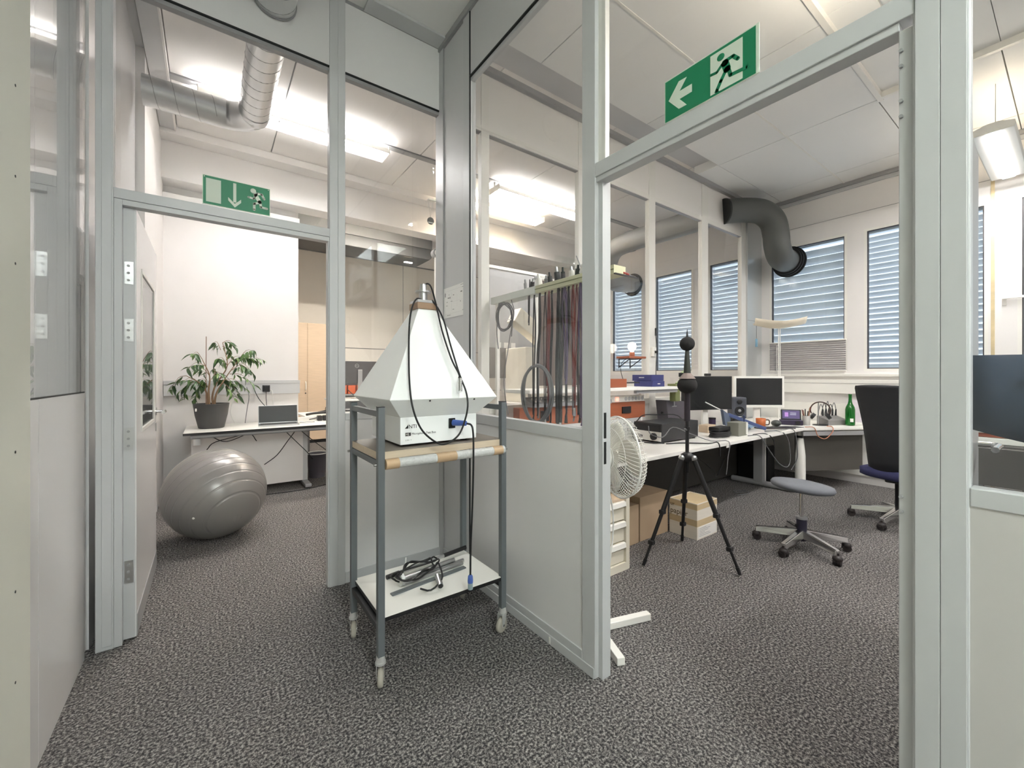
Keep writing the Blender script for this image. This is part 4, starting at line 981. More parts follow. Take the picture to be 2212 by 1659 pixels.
# ------------------------------------------------------------------ right lab
DZ = 0.72
wd_ = thing('workbench', 'long white L-shaped workbench along the glass divider', 'desk', (3.6, 2.2, 0))
MB().prism([(1.80, 1.81), (5.285, 1.81), (6.02, 1.40), (6.26, 1.40), (6.26, 2.66), (1.80, 2.66)], DZ - 0.028, DZ, lambda a, b, w_: (a, b, w_)).build('benchtop', WHITEL, wd_, 0.002)
ML = Vector((5.285, 1.81, 0)); MR = Vector((6.02, 1.40, 0)); mdir = (MR - ML).normalized(); mn = Vector((-mdir.y, mdir.x, 0))
MB().bar(ML + mn * 0.02 + Vector((0, 0, 0.655)), MR + mn * 0.02 + Vector((0, 0, 0.655)), 0.03, 0.045).build('apron', FRAMED, wd_)
MB().bar(ML + mn * 0.12 + Vector((0, 0, 0.42)), MR + mn * 0.12 + Vector((0, 0, 0.42)), 0.02, 0.40).build('modesty_panel', mat('panel_shade', (78, 75, 70), 0.6), wd_)  # dark colour of this panel holds the shade under the corner
box('cable_tray', (2.4, 5.0, 2.30, 2.50, DZ - 0.14, DZ - 0.04), BLACK, wd_)
box('back_panel', (2.32, 6.2, 2.62, 2.64, 0.04, DZ - 0.03), mat('bench_shade', (74, 72, 68), 0.7), wd_)  # added dark sheet standing for the shade under the bench
for x in (2.355, 5.24):
    box('leg', (x - 0.035, x + 0.035, 2.20, 2.30, 0.05, DZ - 0.03), FRAMED, wd_, 0.003)
    MB().tube([(x, 1.89, 0.035), (x, 2.56, 0.035)], 0.033, n=14, sub=1).build('foot', FRAMED, wd_)
    box('edge_strip', (x + 0.028, x + 0.036, 2.19, 2.20, 0.06, DZ - 0.03), WHITEM, wd_)
MB().lathe([(0.052, 0.0), (0.050, 0.40), (0.030, 0.60), (0.022, 0.66), (0.022, DZ - 0.028)], (5.36, 1.87, 0), 24).build('cone_leg', WHITEM, wd_)
MB().lathe([(0.0335, 0.60), (0.033, 0.625)], (5.36, 1.87, 0), 24).build('leg_ring', BLACK, wd_)
box('corner_tag', (3.60, 3.64, 1.806, 1.811, DZ - 0.045, DZ - 0.01), WHITEM, wd_)

tag(MB().box(5.46, 5.66, 2.25, 2.60, 0.001, 0.44).build('computer_tower', BLACK, None, 0.006), 'black computer tower in the shade under the bench', 'computer')

# raised shelf
rs = thing('bench_shelf', 'white raised shelf on columns above the workbench', 'shelf', (2.8, 2.5, DZ))
box('board', (1.86, 3.74, 2.34, 2.68, 1.165, 1.192), WHITEL, rs, 0.003)
box('bracket', (3.10, 3.74, 2.36, 2.39, 1.135, 1.165), FRAMED, rs)
for x in (2.05, 3.44):
    MB().lathe([(0.028, DZ), (0.026, 1.0), (0.016, 1.02), (0.016, 1.165)], (x, 2.58, 0), 18).build('column', WHITEM, rs)
    MB().lathe([(0.031, 0.985), (0.031, 1.012)], (x, 2.58, 0), 18).build('collar', SEAL, rs)

# orange instrument case with power strip
ORG_W = mat('orange_wood', (152, 84, 54), 0.5, noise=0.12, nscale=7, stretch=(1, 6, 8))
oc = thing('instrument_case', 'long orange wooden instrument rack standing on the bench', 'rack', (2.5, 2.56, DZ))
box('case', (1.86, 3.36, 2.46, 2.54, 0.905, 1.055), ORG_W, oc, 0.003)
box('lower_face', (1.86, 3.30, 2.465, 2.535, DZ, 0.905), FRAME, oc)
for k in range(30):
    for j in range(2):
        if k * 0.05 + 1.86 < 3.28 and k > 8: MB().cyl((1.86 + 0.05 * k, 2.4655, 0.80 + 0.06 * j), (1.86 + 0.05 * k, 2.4635, 0.80 + 0.06 * j), 0.009, n=10).build('hole', SEAL, oc)
box('indicator_box', (2.06, 2.13, 2.435, 2.46, 0.945, 1.025), BLACK, oc, 0.002)
MB().cyl((2.10, 2.434, 0.985), (2.10, 2.430, 0.985), 0.009, n=14).build('indicator_light', emis('red_led', (1.0, 0.20, 0.10), 2.5), oc)
box('socket_panel', (3.02, 3.14, 2.45, 2.46, 0.955, 1.015), BLACK, oc)
st_ = thing('socket_strip', 'white socket strip lying on the orange rack', 'power strip', (3.15, 2.50, 1.055))
box('body', (2.88, 3.36, 2.47, 2.53, 1.056, 1.115), WHITEM, st_, 0.003)
for k in range(6): MB().cyl((3.09 + 0.048 * k, 2.4705, 1.085), (3.09 + 0.048 * k, 2.4690, 1.085), 0.019, n=16).build('socket', FRAME, st_)
box('switch', (2.945, 2.985, 2.464, 2.47, 1.068, 1.102), emis('switch_red', (1.0, 0.16, 0.04), 0.7), st_)
mx_ = thing('mixer', 'grey mixing console with rows of knobs on the orange rack', 'mixer', (2.35, 2.5, 1.055))
MB().prism([(2.42, 1.056), (2.54, 1.056), (2.54, 1.13), (2.42, 1.085)], 1.95, 2.84, lambda a, b, w_: (w_, a, b)).build('body', FRAMED, mx_, 0.002)
for k in range(18):
    for j in range(2): MB().cyl((2.0 + 0.046 * k, 2.445 + 0.045 * j, 1.093 + 0.017 * j), (2.0 + 0.046 * k, 2.440 + 0.045 * j, 1.107 + 0.017 * j), 0.007, n=8).build('knob', WHITEM, mx_)

# boxes on the shelf
NAVY = mat('navy_card', (54, 58, 112), 0.5)
b1 = thing('blue_box', 'larger dark blue carton at the bottom of the pair on the shelf', 'box', (3.46, 2.49, 1.192), 'blue boxes')
box('carton', (3.375, 3.56, 2.385, 2.60, 1.1925, 1.245), NAVY, b1, 0.002)
box('print', (3.45, 3.49, 2.384, 2.3855, 1.215, 1.223), WHITEM, b1)
b2_ = thing('blue_box', 'dark blue carton stacked on top of the other blue box', 'box', (3.47, 2.52, 1.245), 'blue boxes')
box('carton', (3.40, 3.60, 2.42, 2.64, 1.2455, 1.305), NAVY, b2_, 0.002)
box('print', (3.3985, 3.4, 2.50, 2.56, 1.275, 1.281), WHITEM, b2_)
wbx = thing('wooden_box', 'small orange brown wooden box on the left end of the shelf', 'box', (2.95, 2.5, 1.192))
box('body', (2.72, 3.04, 2.42, 2.58, 1.1925, 1.268), ORG_W, wbx, 0.003)
MB().cyl((3.04, 2.50, 1.23), (3.32, 2.50, 1.23), 0.006, n=8).build('rod', BLACK, wbx)

# bench vice clamped on the shelf end
OLIVE = mat('olive_green', (112, 118, 74), 0.45); PGREEN = mat('pale_green', (160, 176, 132), 0.45)
vc = thing('bench_vice', 'olive green clamp vice on the end of the shelf', 'vice', (3.80, 2.42, 1.05))
box('clamp_body', (3.742, 3.82, 2.38, 2.45, 1.04, 1.20), OLIVE, vc, 0.006)
box('clamp_jaw', (3.72, 3.82, 2.37, 2.46, 1.193, 1.215), OLIVE, vc, 0.004)
MB().tube([(3.80, 2.41, 1.21), (3.86, 2.41, 1.235), (3.90, 2.41, 1.29)], 0.017).build('arm', PGREEN, vc)
MB().obox((3.93, 2.40, 1.315), (0.11, 0.06, 0.05), Matrix.Rotation(R(-25), 3, 'Y')).build('jaw_block', PGREEN, vc, 0.005)
box('jaw_face', (3.862, 3.872, 2.375, 2.425, 1.285, 1.325), BLACK, vc)
MB().cyl((3.77, 2.415, 1.04), (3.77, 2.415, 0.99), 0.006, n=8).build('screw', STEEL, vc)
MB().cyl((3.73, 2.415, 0.99), (3.81, 2.415, 0.99), 0.004, n=8).build('tommy_bar', STEEL, vc)

# wall shelf with glowing bulb
ws = thing('bulb_shelf', 'little brown wooden wall shelf on black brackets', 'shelf', (3.35, 2.65, 1.42))
box('board', (3.24, 3.50, 2.55, 2.708, 1.465, 1.485), ORG_W, ws, 0.002)
for x in (3.28, 3.45):
    bk_ = MB().bar((x, 2.708, 1.46), (x, 2.57, 1.46), 0.01, 0.006).bar((x, 2.706, 1.46), (x, 2.706, 1.37), 0.01, 0.006).bar((x, 2.704, 1.38), (x, 2.58, 1.455), 0.01, 0.006)
    bk_.build('bracket', BLACK, ws)
lb = thing('bulb_lamp', 'round glowing light bulb on a small wooden socket', 'lamp', (3.37, 2.62, 1.485))
MB().lathe([(0.026, 1.486), (0.026, 1.525), (0.019, 1.528)], (3.37, 2.62, 0), 18).build('socket', ORG_W, lb)
MB().lathe([(0.013, 1.528), (0.018, 1.54), (0.038, 1.566), (0.042, 1.585), (0.036, 1.608), (0.02, 1.622), (0.001, 1.626)], (3.37, 2.62, 0), 24).build('bulb', emis('bulb_glow', (1.0, 0.93, 0.80), 5.0), lb)
MB().tube([(3.38, 2.64, 1.489), (3.30, 2.67, 1.44), (3.29, 2.695, 1.38), (3.31, 2.69, 1.28), (3.33, 2.66, 1.20)], 0.003, n=6).build('lead', CABLE, lb)
sb = thing('socket_box', 'white wall socket box with black stick aerial on the mullion', 'socket', (3.83, 2.70, 1.48))
box('box_body', (3.80, 3.86, 2.68, 2.712, 1.50, 1.60), WHITEM, sb, 0.004)
box('plug', (3.825, 3.845, 2.655, 2.68, 1.535, 1.56), BLACK, sb)
MB().cyl((3.83, 2.672, 1.72), (3.83, 2.672, 1.80), 0.009, n=10).build('aerial', BLACK, sb)
MB().tube([(3.83, 2.672, 1.72), (3.845, 2.67, 1.62), (3.838, 2.665, 1.55), (3.82, 2.66, 1.40), (3.80, 2.65, 1.195)], 0.0035, n=6).build('lead', CABLE, sb)

# brown board in a white frame
bb = thing('brown_board', 'dark brown board in a white tube frame beside the doorpost', 'board', (2.55, 2.62, 1.192))
box('board', (2.16, 2.90, 2.595, 2.612, 1.215, 2.075), mat('brown_felt', (96, 84, 78), 0.75, noise=0.08, nscale=4), bb)
fb_ = MB().cyl((2.14, 2.603, 2.085), (2.92, 2.603, 2.085), 0.016).cyl((2.92, 2.603, 1.193), (2.92, 2.603, 2.085), 0.014).cyl((2.14, 2.603, 1.193), (2.14, 2.603, 2.085), 0.014)
fb_.build('frame_tube', WHITEM, bb)
for x in (2.14, 2.92): MB().sphere((x, 2.603, 2.085), 0.021, 14, 10).build('corner_joint', FRAME, bb)

# ------------------------------------------------------------------ cable rail
cr_ = thing('cable_rail', 'pale green rail shelf on white posts holding hanging cables', 'cable rack', (1.79, 2.1, 0))
PALEG = mat('pale_olive', (206, 205, 172), 0.5); PALEG2 = mat('pale_grey_green', (208, 212, 204), 0.5)
box('rail_board', (1.752, 1.85, 1.48, 2.145, 1.845, 1.895), PALEG, cr_, 0.002)
box('rail_board', (1.752, 1.85, 2.149, 2.685, 1.845, 1.895), PALEG2, cr_, 0.002)
box('rail_lip', (1.748, 1.752, 1.48, 2.145, 1.868, 1.872), OLIVE, cr_)
box('rail_end', (1.750, 1.95, 1.468, 1.480, 1.842, 1.848), BLACK, cr_)
for y in (1.725, 2.68): MB().box(1.80, 1.825, y - 0.012, y + 0.012, DZ if y > 1.85 else 0.0, 1.845).build('post', WHITEM, cr_)
hooks = [(2.60,), (2.235,), (2.194,), (2.15,), (2.121,), (2.055,), (2.032,), (2.014,), (1.965,), (1.93,), (1.896,), (1.875,), (1.847,), (1.795,), (1.764,), (1.756,), (1.711,), (1.73,)]
CABS = [(2.235, 1.66, 'k', 0.004), (2.194, 1.008, 'k', 0.005), (2.15, 1.011, 'g', 0.007), (2.121, 1.029, 'k', 0.006), (2.055, 1.094, 'r', 0.006), (2.032, 1.184, 'r', 0.004), (2.014, 0.994, 'k', 0.006), (1.965, 0.984, 'k', 0.011), (1.94, 0.958, 'k', 0.009), (1.915, 1.005, 'k', 0.008),
        (1.885, 1.246, 'p', 0.006), (1.86, 1.051, 'k', 0.006), (1.835, 1.02, 'g', 0.006), (1.81, 1.233, 'r', 0.006), (1.79, 1.10, 'r', 0.004), (1.764, 1.017, 'k', 0.007), (1.748, 1.004, 'p', 0.007), (1.70, 0.982, 'k', 0.006), (1.685, 1.114, 'k', 0.004), (1.90, 1.30, 'p', 0.004), (2.08, 1.02, 'k', 0.004)]
CM = {'k': CABLE, 'g': CABLEG, 'r': CABLER, 'p': CABLEP}
CN = {'k': 'black', 'g': 'grey', 'r': 'dark red', 'p': 'purple'}
order = sorted(range(len(CABS)), key=lambda i: -CABS[i][0])
ORD = ['first', 'second', 'third', 'fourth', 'fifth', 'sixth', 'seventh', 'eighth', 'ninth', 'tenth', 'eleventh', 'twelfth', 'thirteenth', 'fourteenth', 'fifteenth', 'sixteenth', 'seventeenth', 'eighteenth', 'nineteenth', 'twentieth', 'twenty-first']
rn = random.Random(3)
for rank, i in enumerate(order):
    y, zb, c_, rr = CABS[i]
    t = thing('hanging_cable', '%s cable hanging from the pale rail, %s from the far end' % (CN[c_], ORD[rank]), 'cable', (1.735, y, zb), 'cables hanging from the rail')
    x0 = 1.768 + 0.012 * (rank % 3); sp = 0.010 + rn.random() * 0.012; zt = 1.846
    dv = rn.uniform(-0.02, 0.02)
    pts = [(x0 + 0.01, y, zt), (x0, y - sp * 0.3, zt - 0.02), (x0, y - sp, (zt + zb) / 2 + 0.2), (x0 - 0.004, y - sp * 0.8 + dv, (zt + zb) / 2 - 0.1), (x0, y - sp * 0.4 + dv, zb + 0.05), (x0, y + dv, zb)]
    MB().tube(pts, rr, n=8, sub=5).build('strand', CM[c_], t)
    pts2 = [(x0 + 0.012, y + 0.003, zt), (x0 + 0.008, y + sp * 0.4, zt - 0.02), (x0 + 0.008, y + sp, (zt + zb) / 2 + 0.15), (x0 + 0.008, y + sp * 0.9 + dv, (zt + zb) / 2), (x0 + 0.006, y + sp * 0.6 + dv, zb + 0.06), (x0 + 0.006, y + sp * 0.5 + dv, zb + 0.02 + rn.random() * 0.1)]
    MB().tube(pts2, rr * 0.85, n=8, sub=5).build('strand', CM[c_], t)
    if rank % 3 == 1: MB().cyl((x0, y + dv, zb - 0.045), (x0, y + dv, zb + 0.004), 0.011, 0.007, n=12).build('plug', BLACK if rank % 2 else STEEL, t)
def coil(label, c, ry, rz, turns, m_, rr, x=1.765, hang=None, tie=None):
    t = thing('coiled_cable', label, 'cable', (x, c[0], c[1] - rz))
    pts = []
    for k in range(turns * 20):
        a = 2 * math.pi * k / 20 + math.pi / 2
        pts.append((x + 0.006 * math.sin(k * 0.37), c[0] + (ry + 0.012 * math.sin(k * 0.21)) * math.cos(a), c[1] + (rz + 0.010 * math.sin(k * 0.27)) * math.sin(a)))
    if hang: pts += hang
    MB().tube(pts, rr, n=8, sub=2).build('loop', m_, t)
    if tie: MB().bar((x - 0.012, tie[0] - 0.03, tie[1]), (x - 0.012, tie[0] + 0.03, tie[1] + 0.004), 0.004, 0.008).build('cable_tie', CABLEW, t)
    return t
coil('grey cable coiled in a round loop at the far end of the rail', (2.52, 1.735), 0.095, 0.100, 5, CABLEG, 0.004, hang=[(1.765, 2.45, 1.78), (1.765, 2.42, 1.70), (1.765, 2.43, 1.58)], tie=(2.45, 1.70))
tag(MB().tube([(1.77, 2.60, 1.845), (1.765, 2.61, 1.75), (1.765, 2.62, 1.62), (1.765, 2.60, 1.50)], 0.004, n=6).build('loose_cable', CABLEG), 'single grey lead at the far end of the rail with bare tip', 'cable')
tag(MB().tube([(1.77, 2.44, 1.845), (1.765, 2.40, 1.75), (1.762, 2.44, 1.60), (1.722, 2.46, 1.30), (1.722, 2.45, 1.15), (1.722, 2.41, 1.02)], 0.0035, n=6).build('loose_cable', CABLEG), 'thin lead dangling below the coiled grey loop', 'cable')
coil('thick grey cable ring hanging low among the straight cables', (2.126, 1.185), 0.15, 0.185, 3, CABLEG, 0.008, x=1.745)
# adapters standing on the rail
ADP = [(2.30, 0.017, 0.075, 'g', 0), (2.24, 0.016, 0.065, 'k', 0.5), (2.155, 0.022, 0.085, 'w', 0), (2.09, 0.014, 0.06, 'g', 0.2), (2.045, 0.018, 0.075, 'k', 0), (1.975, 0.022, 0.095, 'k', 0), (1.925, 0.016, 0.08, 'k', 0.1), (1.845, 0.020, 0.07, 'w', 0), (1.80, 0.018, 0.065, 'k', 0.3), (1.755, 0.024, 0.08, 'w', 0.5), (1.715, 0.016, 0.075, 'w', 0.8), (1.68, 0.015, 0.06, 'k', 0)]
AM = {'k': BLACK, 'g': FRAMED, 'w': WHITEM}
for k, (y, r0, h, c_, tl) in enumerate(ADP):
    t = thing('adapter_plug', '%s connector standing on the rail shelf, %s from its far end' % ({'k': 'black', 'g': 'grey', 'w': 'white'}[c_], ORD[k]), 'connector', (1.80, y, 1.896), 'connectors on the rail')
    dq = Vector((-0.15, -math.sin(tl) * 0.8, math.cos(tl))).normalized(); p0 = Vector((1.80, y, 1.8965 + r0 * abs(math.sin(tl)) * 0.9))
    MB().cyl(p0, p0 + dq * h * 0.65, r0, r0 * 0.85, n=14).build('shell', AM[c_], t)
    MB().cyl(p0 + dq * h * 0.65, p0 + dq * h, r0 * 0.5, r0 * 0.4, n=10).build('tip', STEEL if k % 2 else AM[c_], t)
tag(MB().cyl((1.80, 1.75, 1.905), (1.79, 1.80, 2.02), 0.0035, n=8).build('thin_rod', FRAMED), 'thin rod leaning up from the connectors on the rail', 'rod')
rpl = thing('red_pliers', 'red handled pliers on the near end of the rail', 'pliers', (1.88, 1.49, 1.848))
for sg in (-1, 1): MB().tube([(1.83, 1.50 + sg * 0.02, 1.86), (1.87, 1.50 + sg * 0.012, 1.862), (1.90, 1.50, 1.862)], 0.006, n=8).build('grip', mat('red_grip', (178, 52, 44), 0.4), rpl)
MB().cyl((1.90, 1.50, 1.862), (1.935, 1.50, 1.858), 0.007, 0.002, n=8).build('jaws', STEEL, rpl)

# ------------------------------------------------------------------ things on the workbench
def face(dx, dy): return math.atan2(-dy, -dx) - math.pi / 2 + math.pi   # rotation so that local -y points along (dx, dy)
def rot_to(dx, dy): return math.atan2(dy, dx) + math.pi / 2
DSC = mat('screen_off', (30, 32, 33), 0.22)
t, p, o = monitor('monitor', 'black monitor with small webcam on top, left of the pair', 4.32, 2.38, 0, rot_to(-0.35, -0.94), 0.62, 0.36, 0.93, BLACK, DSC, DZ, stand=WHITEM)
wc = box('webcam', (-0.03, 0.03, -0.03, 0.01, o + 0.362, o + 0.39), BLACK, t, 0.006)
t, p, o = monitor('monitor', 'white framed monitor with dark screen on the bench corner', 5.10, 2.20, 0, rot_to(-0.62, -0.78), 0.56, 0.36, 0.93, WHITEM, DSC, DZ, bz=0.024, stand=WHITEM)
sp = thing('speaker', 'small black two-way speaker between the monitors', 'speaker', (4.76, 2.27, DZ), rotz=rot_to(-0.70, -0.72))
box('riser', (-0.06, 0.06, -0.05, 0.10, 0, 0.105), BLACK, sp, 0.003)
Mt = Matrix.Rotation(R(6), 3, 'X')
cabm = mat('speaker_grey', (74, 76, 84), 0.5)
MB().obox((0, 0.02, 0.22), (0.15, 0.16, 0.235), Matrix.Identity(3)).build('cabinet', cabm, sp, 0.012)
wf_ = MB().lathe([(0.050, 0), (0.050, 0.006), (0.043, 0.008), (0.036, -0.006), (0.018, -0.012), (0.014, 0.0), (0.001, 0.004)], (0, -0.061, 0.19), 28, Matrix.Rotation(R(90), 3, 'X')).build('woofer', BLACK, sp)
MB().sphere((0, -0.058, 0.19), 0.018, 14, 10, (1, 0.5, 1)).build('dust_cap', FRAMED, wf_)
MB().lathe([(0.026, 0), (0.026, 0.005), (0.016, 0.003), (0.001, 0.007)], (0, -0.061, 0.288), 20, Matrix.Rotation(R(90), 3, 'X')).build('tweeter', BLACK, sp)
box('badge', (-0.02, 0.02, -0.0625, -0.060, 0.122, 0.128), WHITEM, sp)

am = thing('amplifier', 'black amplifier with silver front and round knob on the bench', 'amplifier', (3.35, 2.25, DZ))
box('case', (3.095, 3.66, 2.10, 2.385, DZ + 0.012, 0.885), mat('amp_black', (44, 44, 46), 0.45), am, 0.004)
box('front_plate', (3.089, 3.095, 2.104, 2.38, DZ + 0.016, 0.815), FRAMEW, am, 0.001)
box('display', (3.088, 3.095, 2.104, 2.38, 0.822, 0.876), BLACK, am)
MB().cyl((3.089, 2.17, 0.775), (3.070, 2.17, 0.775), 0.030, n=24).build('knob', BLACK, am)
box('button', (3.084, 3.089, 2.29, 2.33, 0.76, 0.776), BLACK, am)
for x in (3.12, 3.63):
    for y in (2.13, 2.36): MB().cyl((x, y, DZ), (x, y, DZ + 0.013), 0.014).build('foot', BLACK, am)
for k, (pts, lb_) in enumerate((
    ([(3.10, 2.36, 0.886), (3.25, 2.40, 0.93), (3.5, 2.42, 0.92), (3.75, 2.36, 0.90), (3.95, 2.35, DZ + 0.01)], 'black cable arching over the top of the amplifier'),
    ([(3.08, 2.22, 0.86), (3.05, 2.18, 0.80), (3.08, 2.08, 0.78), (3.18, 2.05, 0.86), (3.35, 2.00, 0.80), (3.55, 1.92, DZ + 0.006), (3.62, 1.80, DZ + 0.01), (3.60, 1.795, 0.60), (3.58, 1.80, 0.45)], 'grey cable falling from the amplifier over the bench edge'),
    ([(3.10, 2.06, DZ + 0.006), (3.25, 2.0, DZ + 0.006), (3.40, 1.86, DZ + 0.006), (3.45, 1.80, DZ + 0.012), (3.46, 1.79, 0.62)], 'thin black cable trailing along the front of the bench'),
    ([(3.02, 2.35, 0.80), (2.98, 2.28, 0.74), (3.02, 2.16, DZ + 0.008), (3.10, 2.08, DZ + 0.008)], 'black cable curling round the amplifier front'),
)):
    tag(MB().tube(pts, 0.005 if k != 1 else 0.004, n=6).build('bench_cable', CABLE if k != 1 else CABLEG), lb_, 'cable', 'cables on the workbench')
dd = thing('slanted_case', 'dark grey slanted equipment case behind the amplifier', 'case', (3.92, 2.50, DZ))
MB().prism([(0, 0), (0.30, 0), (0.26, 0.31), (-0.06, 0.33)], 2.46, 2.585, lambda a, b, w_: (3.76 + a, w_, DZ + b)).build('shell', mat('case_grey', (78, 74, 80), 0.5), dd, 0.006)
MB().cyl((3.715, 2.52, DZ + 0.2), (3.728, 2.52, DZ + 0.2), 0.012).build('port', BLACK, dd)

psu = thing('power_brick', 'black power brick with its coiled lead on the bench', 'power supply', (3.85, 2.02, DZ))
box('brick', (3.80, 4.02, 1.98, 2.08, DZ + 0.055, DZ + 0.095), BLACK, psu, 0.008)
pts = []
for k in range(44):
    a = 2 * math.pi * k / 11; pts.append((3.90 + 0.13 * math.cos(a) + 0.01 * math.sin(k), 2.02 + 0.07 * math.sin(a), DZ + 0.008 + 0.001 * k))
MB().tube(pts, 0.007, n=6, sub=2).build('lead', CABLE, psu)
gc = thing('metal_block', 'grey rectangular metal block near the bench front', 'block', (4.08, 1.96, DZ))
box('body', (4.05, 4.22, 1.92, 2.03, DZ, DZ + 0.13), mat('block_grey', (122, 122, 112), 0.5), gc, 0.004)
box('side_plate', (4.19, 4.222, 1.914, 1.92, DZ + 0.01, DZ + 0.125), FRAMEW, gc)
MB().cyl((4.20, 1.94, DZ + 0.13), (4.20, 1.94, DZ + 0.19), 0.007, n=10).build('blue_post', mat('blue_dark', (34, 48, 88), 0.4), gc)
tl = thing('blue_tool', 'blue handled tool with pointed head lying on the bench', 'tool', (4.55, 2.05, DZ))
BLT = mat('tool_blue', (64, 78, 122), 0.45)
MB().bar((4.36, 2.18, 0.895), (4.62, 1.92, DZ + 0.03), 0.035, 0.035).build('handle', BLT, tl, 0.008)
MB().prism([(0, 0), (0.10, -0.02), (0.11, 0.09), (-0.05, 0.16)], 2.16, 2.19, lambda a, b, w_: (4.28 + a, w_, 0.79 + b)).build('head', mat('slate_blue', (86, 98, 118), 0.45), tl, 0.004)
MB().cyl((4.30, 2.20, 0.93), (4.18, 2.32, 1.02), 0.006, n=8).build('blade', STEEL, tl)
MB().cyl((4.36, 2.18, 0.87), (4.34, 2.20, DZ), 0.005, n=8).build('prop', STEEL, tl)
jr = thing('small_jar', 'small dark purple jar among the clutter on the bench', 'jar', (4.28, 2.30, DZ))
MB().cyl((4.28, 2.30, DZ), (4.28, 2.30, 0.84), 0.034, n=18).build('jar_body', mat('jar_purple', (54, 40, 70), 0.4), jr)
MB().cyl((4.28, 2.30, 0.84), (4.28, 2.30, 0.855), 0.036, n=18).build('lid', BLACK, jr)
tag(box('wood_block', (4.05, 4.20, 2.22, 2.32, DZ, DZ + 0.075), WOOD, None, 0.003), 'small pale wood block beside the dark jar', 'block')
cl = thing('blue_cloth', 'crumpled pale blue cloth in front of the speaker', 'cloth', (4.62, 2.18, DZ))
bmv = MB(); rr_ = random.Random(2); vs = []; n_ = 9
for j in range(n_):
    for i in range(n_): vs.append((4.50 + 0.035 * i + rr_.uniform(-.006, .006), 2.06 + 0.028 * j, DZ + 0.008 + 0.05 * abs(math.sin(i * 0.9 + j * 0.5)) * (1 - ((i - 4) ** 2 + (j - 4) ** 2) / 40) + rr_.uniform(0, .008)))
bmv._add(vs, [(j*n_+i, j*n_+i+1, (j+1)*n_+i+1, (j+1)*n_+i) for j in range(n_-1) for i in range(n_-1)], True)
bmv.build('fabric', mat('cloth_blue', (118, 142, 168), 0.9), cl)
mg = thing('orange_mug', 'orange mug on the bench left of the keyboard', 'mug', (5.12, 2.16 - 0.10, DZ))
mc_ = (5.0, 2.13, 0)
MB().lathe([(0.040, DZ), (0.046, DZ + 0.004), (0.050, DZ + 0.098), (0.046, DZ + 0.098), (0.041, DZ + 0.012), (0.001, DZ + 0.012)], mc_, 24).build('cup', mat('terracotta', (194, 106, 56), 0.5), mg)
MB().tube([(5.045, 2.10, DZ + 0.08), (5.085, 2.08, DZ + 0.075), (5.085, 2.08, DZ + 0.03), (5.042, 2.10, DZ + 0.025)], 0.006, n=8).build('mug_handle', mat('dark_handle', (70, 44, 30), 0.5), mg)
kb = thing('keyboard', 'flat dark grey keyboard in front of the white monitor', 'keyboard', (4.98, 1.98, DZ), rotz=R(-30))
box('body', (-0.20, 0.20, -0.06, 0.06, 0.001, 0.012), mat('key_grey', (72, 66, 66), 0.6), kb, 0.003)
for j in range(4):
    for i in range(12): box('key', (-0.19 + 0.032 * i, -0.162 + 0.032 * i, -0.052 + 0.027 * j, -0.028 + 0.027 * j, 0.012, 0.0145), BLACK, kb)
tag(MB().obox((5.22, 1.95, DZ + 0.002), (0.30, 0.13, 0.003), Matrix.Rotation(R(-30), 3, 'Z')).build('wrist_pad', mat('pad_grey', (84, 84, 86), 0.8)), 'flat grey wrist pad at the front corner of the bench', 'wrist pad')
tag(MB().sphere((5.22, 2.06, DZ + 0.012), 0.05, 20, 12, (1.15, 1.0, 0.72)).build('mouse', mat('mouse_grey', (70, 74, 72), 0.35)).__class__ and bpy.data.objects['mouse'], 'large dark grey rounded mouse behind the wrist pad', 'mouse')
bpy.data.objects['mouse'].location.z = 0.024
rd = thing('clock_radio', 'dark clock radio with small purple screen on the corner bench', 'radio', (5.52, 2.02, DZ), rotz=rot_to(-0.88, -0.47))
box('base', (-0.11, 0.11, -0.05, 0.07, 0, 0.06), mat('radio_purple', (46, 36, 62), 0.4), rd, 0.008)
MB().obox((0, 0.02, 0.115), (0.20, 0.03, 0.12), Matrix.Rotation(R(-12), 3, 'X')).build('screen_body', BLACK, rd, 0.004)
MB().obox((0, 0.0035, 0.119), (0.17, 0.001, 0.095), Matrix.Rotation(R(-12), 3, 'X')).build('screen', mat('screen_violet', (14, 8, 26), 0.3, emit=(0.10, 0.03, 0.28), estr=0.25), rd)
MB().obox((-0.045, 0.0020, 0.119), (0.035, 0.002, 0.05), Matrix.Rotation(R(-12), 3, 'X')).build('cover_art', mat('screen_pink', (60, 30, 80), 0.3, emit=(0.75, 0.35, 0.95), estr=0.30), rd)
for k in range(3): MB().obox((0.02, 0.0020 + 0.004 * (k - 1), 0.137 - 0.018 * k), (0.06, 0.002, 0.006), Matrix.Rotation(R(-12), 3, 'X')).build('text_line', mat('screen_white', (90, 90, 100), 0.3, emit=(0.9, 0.9, 1.0), estr=0.30), rd)
MB().cyl((0.06, -0.052, 0.03), (0.06, -0.066, 0.03), 0.025, n=18).build('dial', BLACK, rd)
pc_ = thing('pen_cup', 'clear cup full of pens beside the headphones', 'cup', (5.62, 1.88, DZ))
MB().lathe([(0.036, DZ), (0.040, DZ + 0.11), (0.037, DZ + 0.11), (0.033, DZ + 0.006)], (5.62, 1.90, 0), 20).build('cup', mat('clear_cup', (170, 168, 164), 0.2), pc_)
for k in range(6): MB().cyl((5.62 + 0.012 * math.cos(k), 1.90 + 0.012 * math.sin(k), DZ + 0.01), (5.62 + 0.05 * math.cos(k * 1.1), 1.90 + 0.04 * math.sin(k * 1.1), DZ + 0.16 + 0.01 * k), 0.005, n=6).build('pen', (BLACK, WOODB, CABLER)[k % 3], pc_)
hp_ = thing('headphones', 'black headphones hung on a metal stand on the bench', 'headphones', (5.74, 1.80, DZ), rotz=rot_to(-0.9, -0.43))
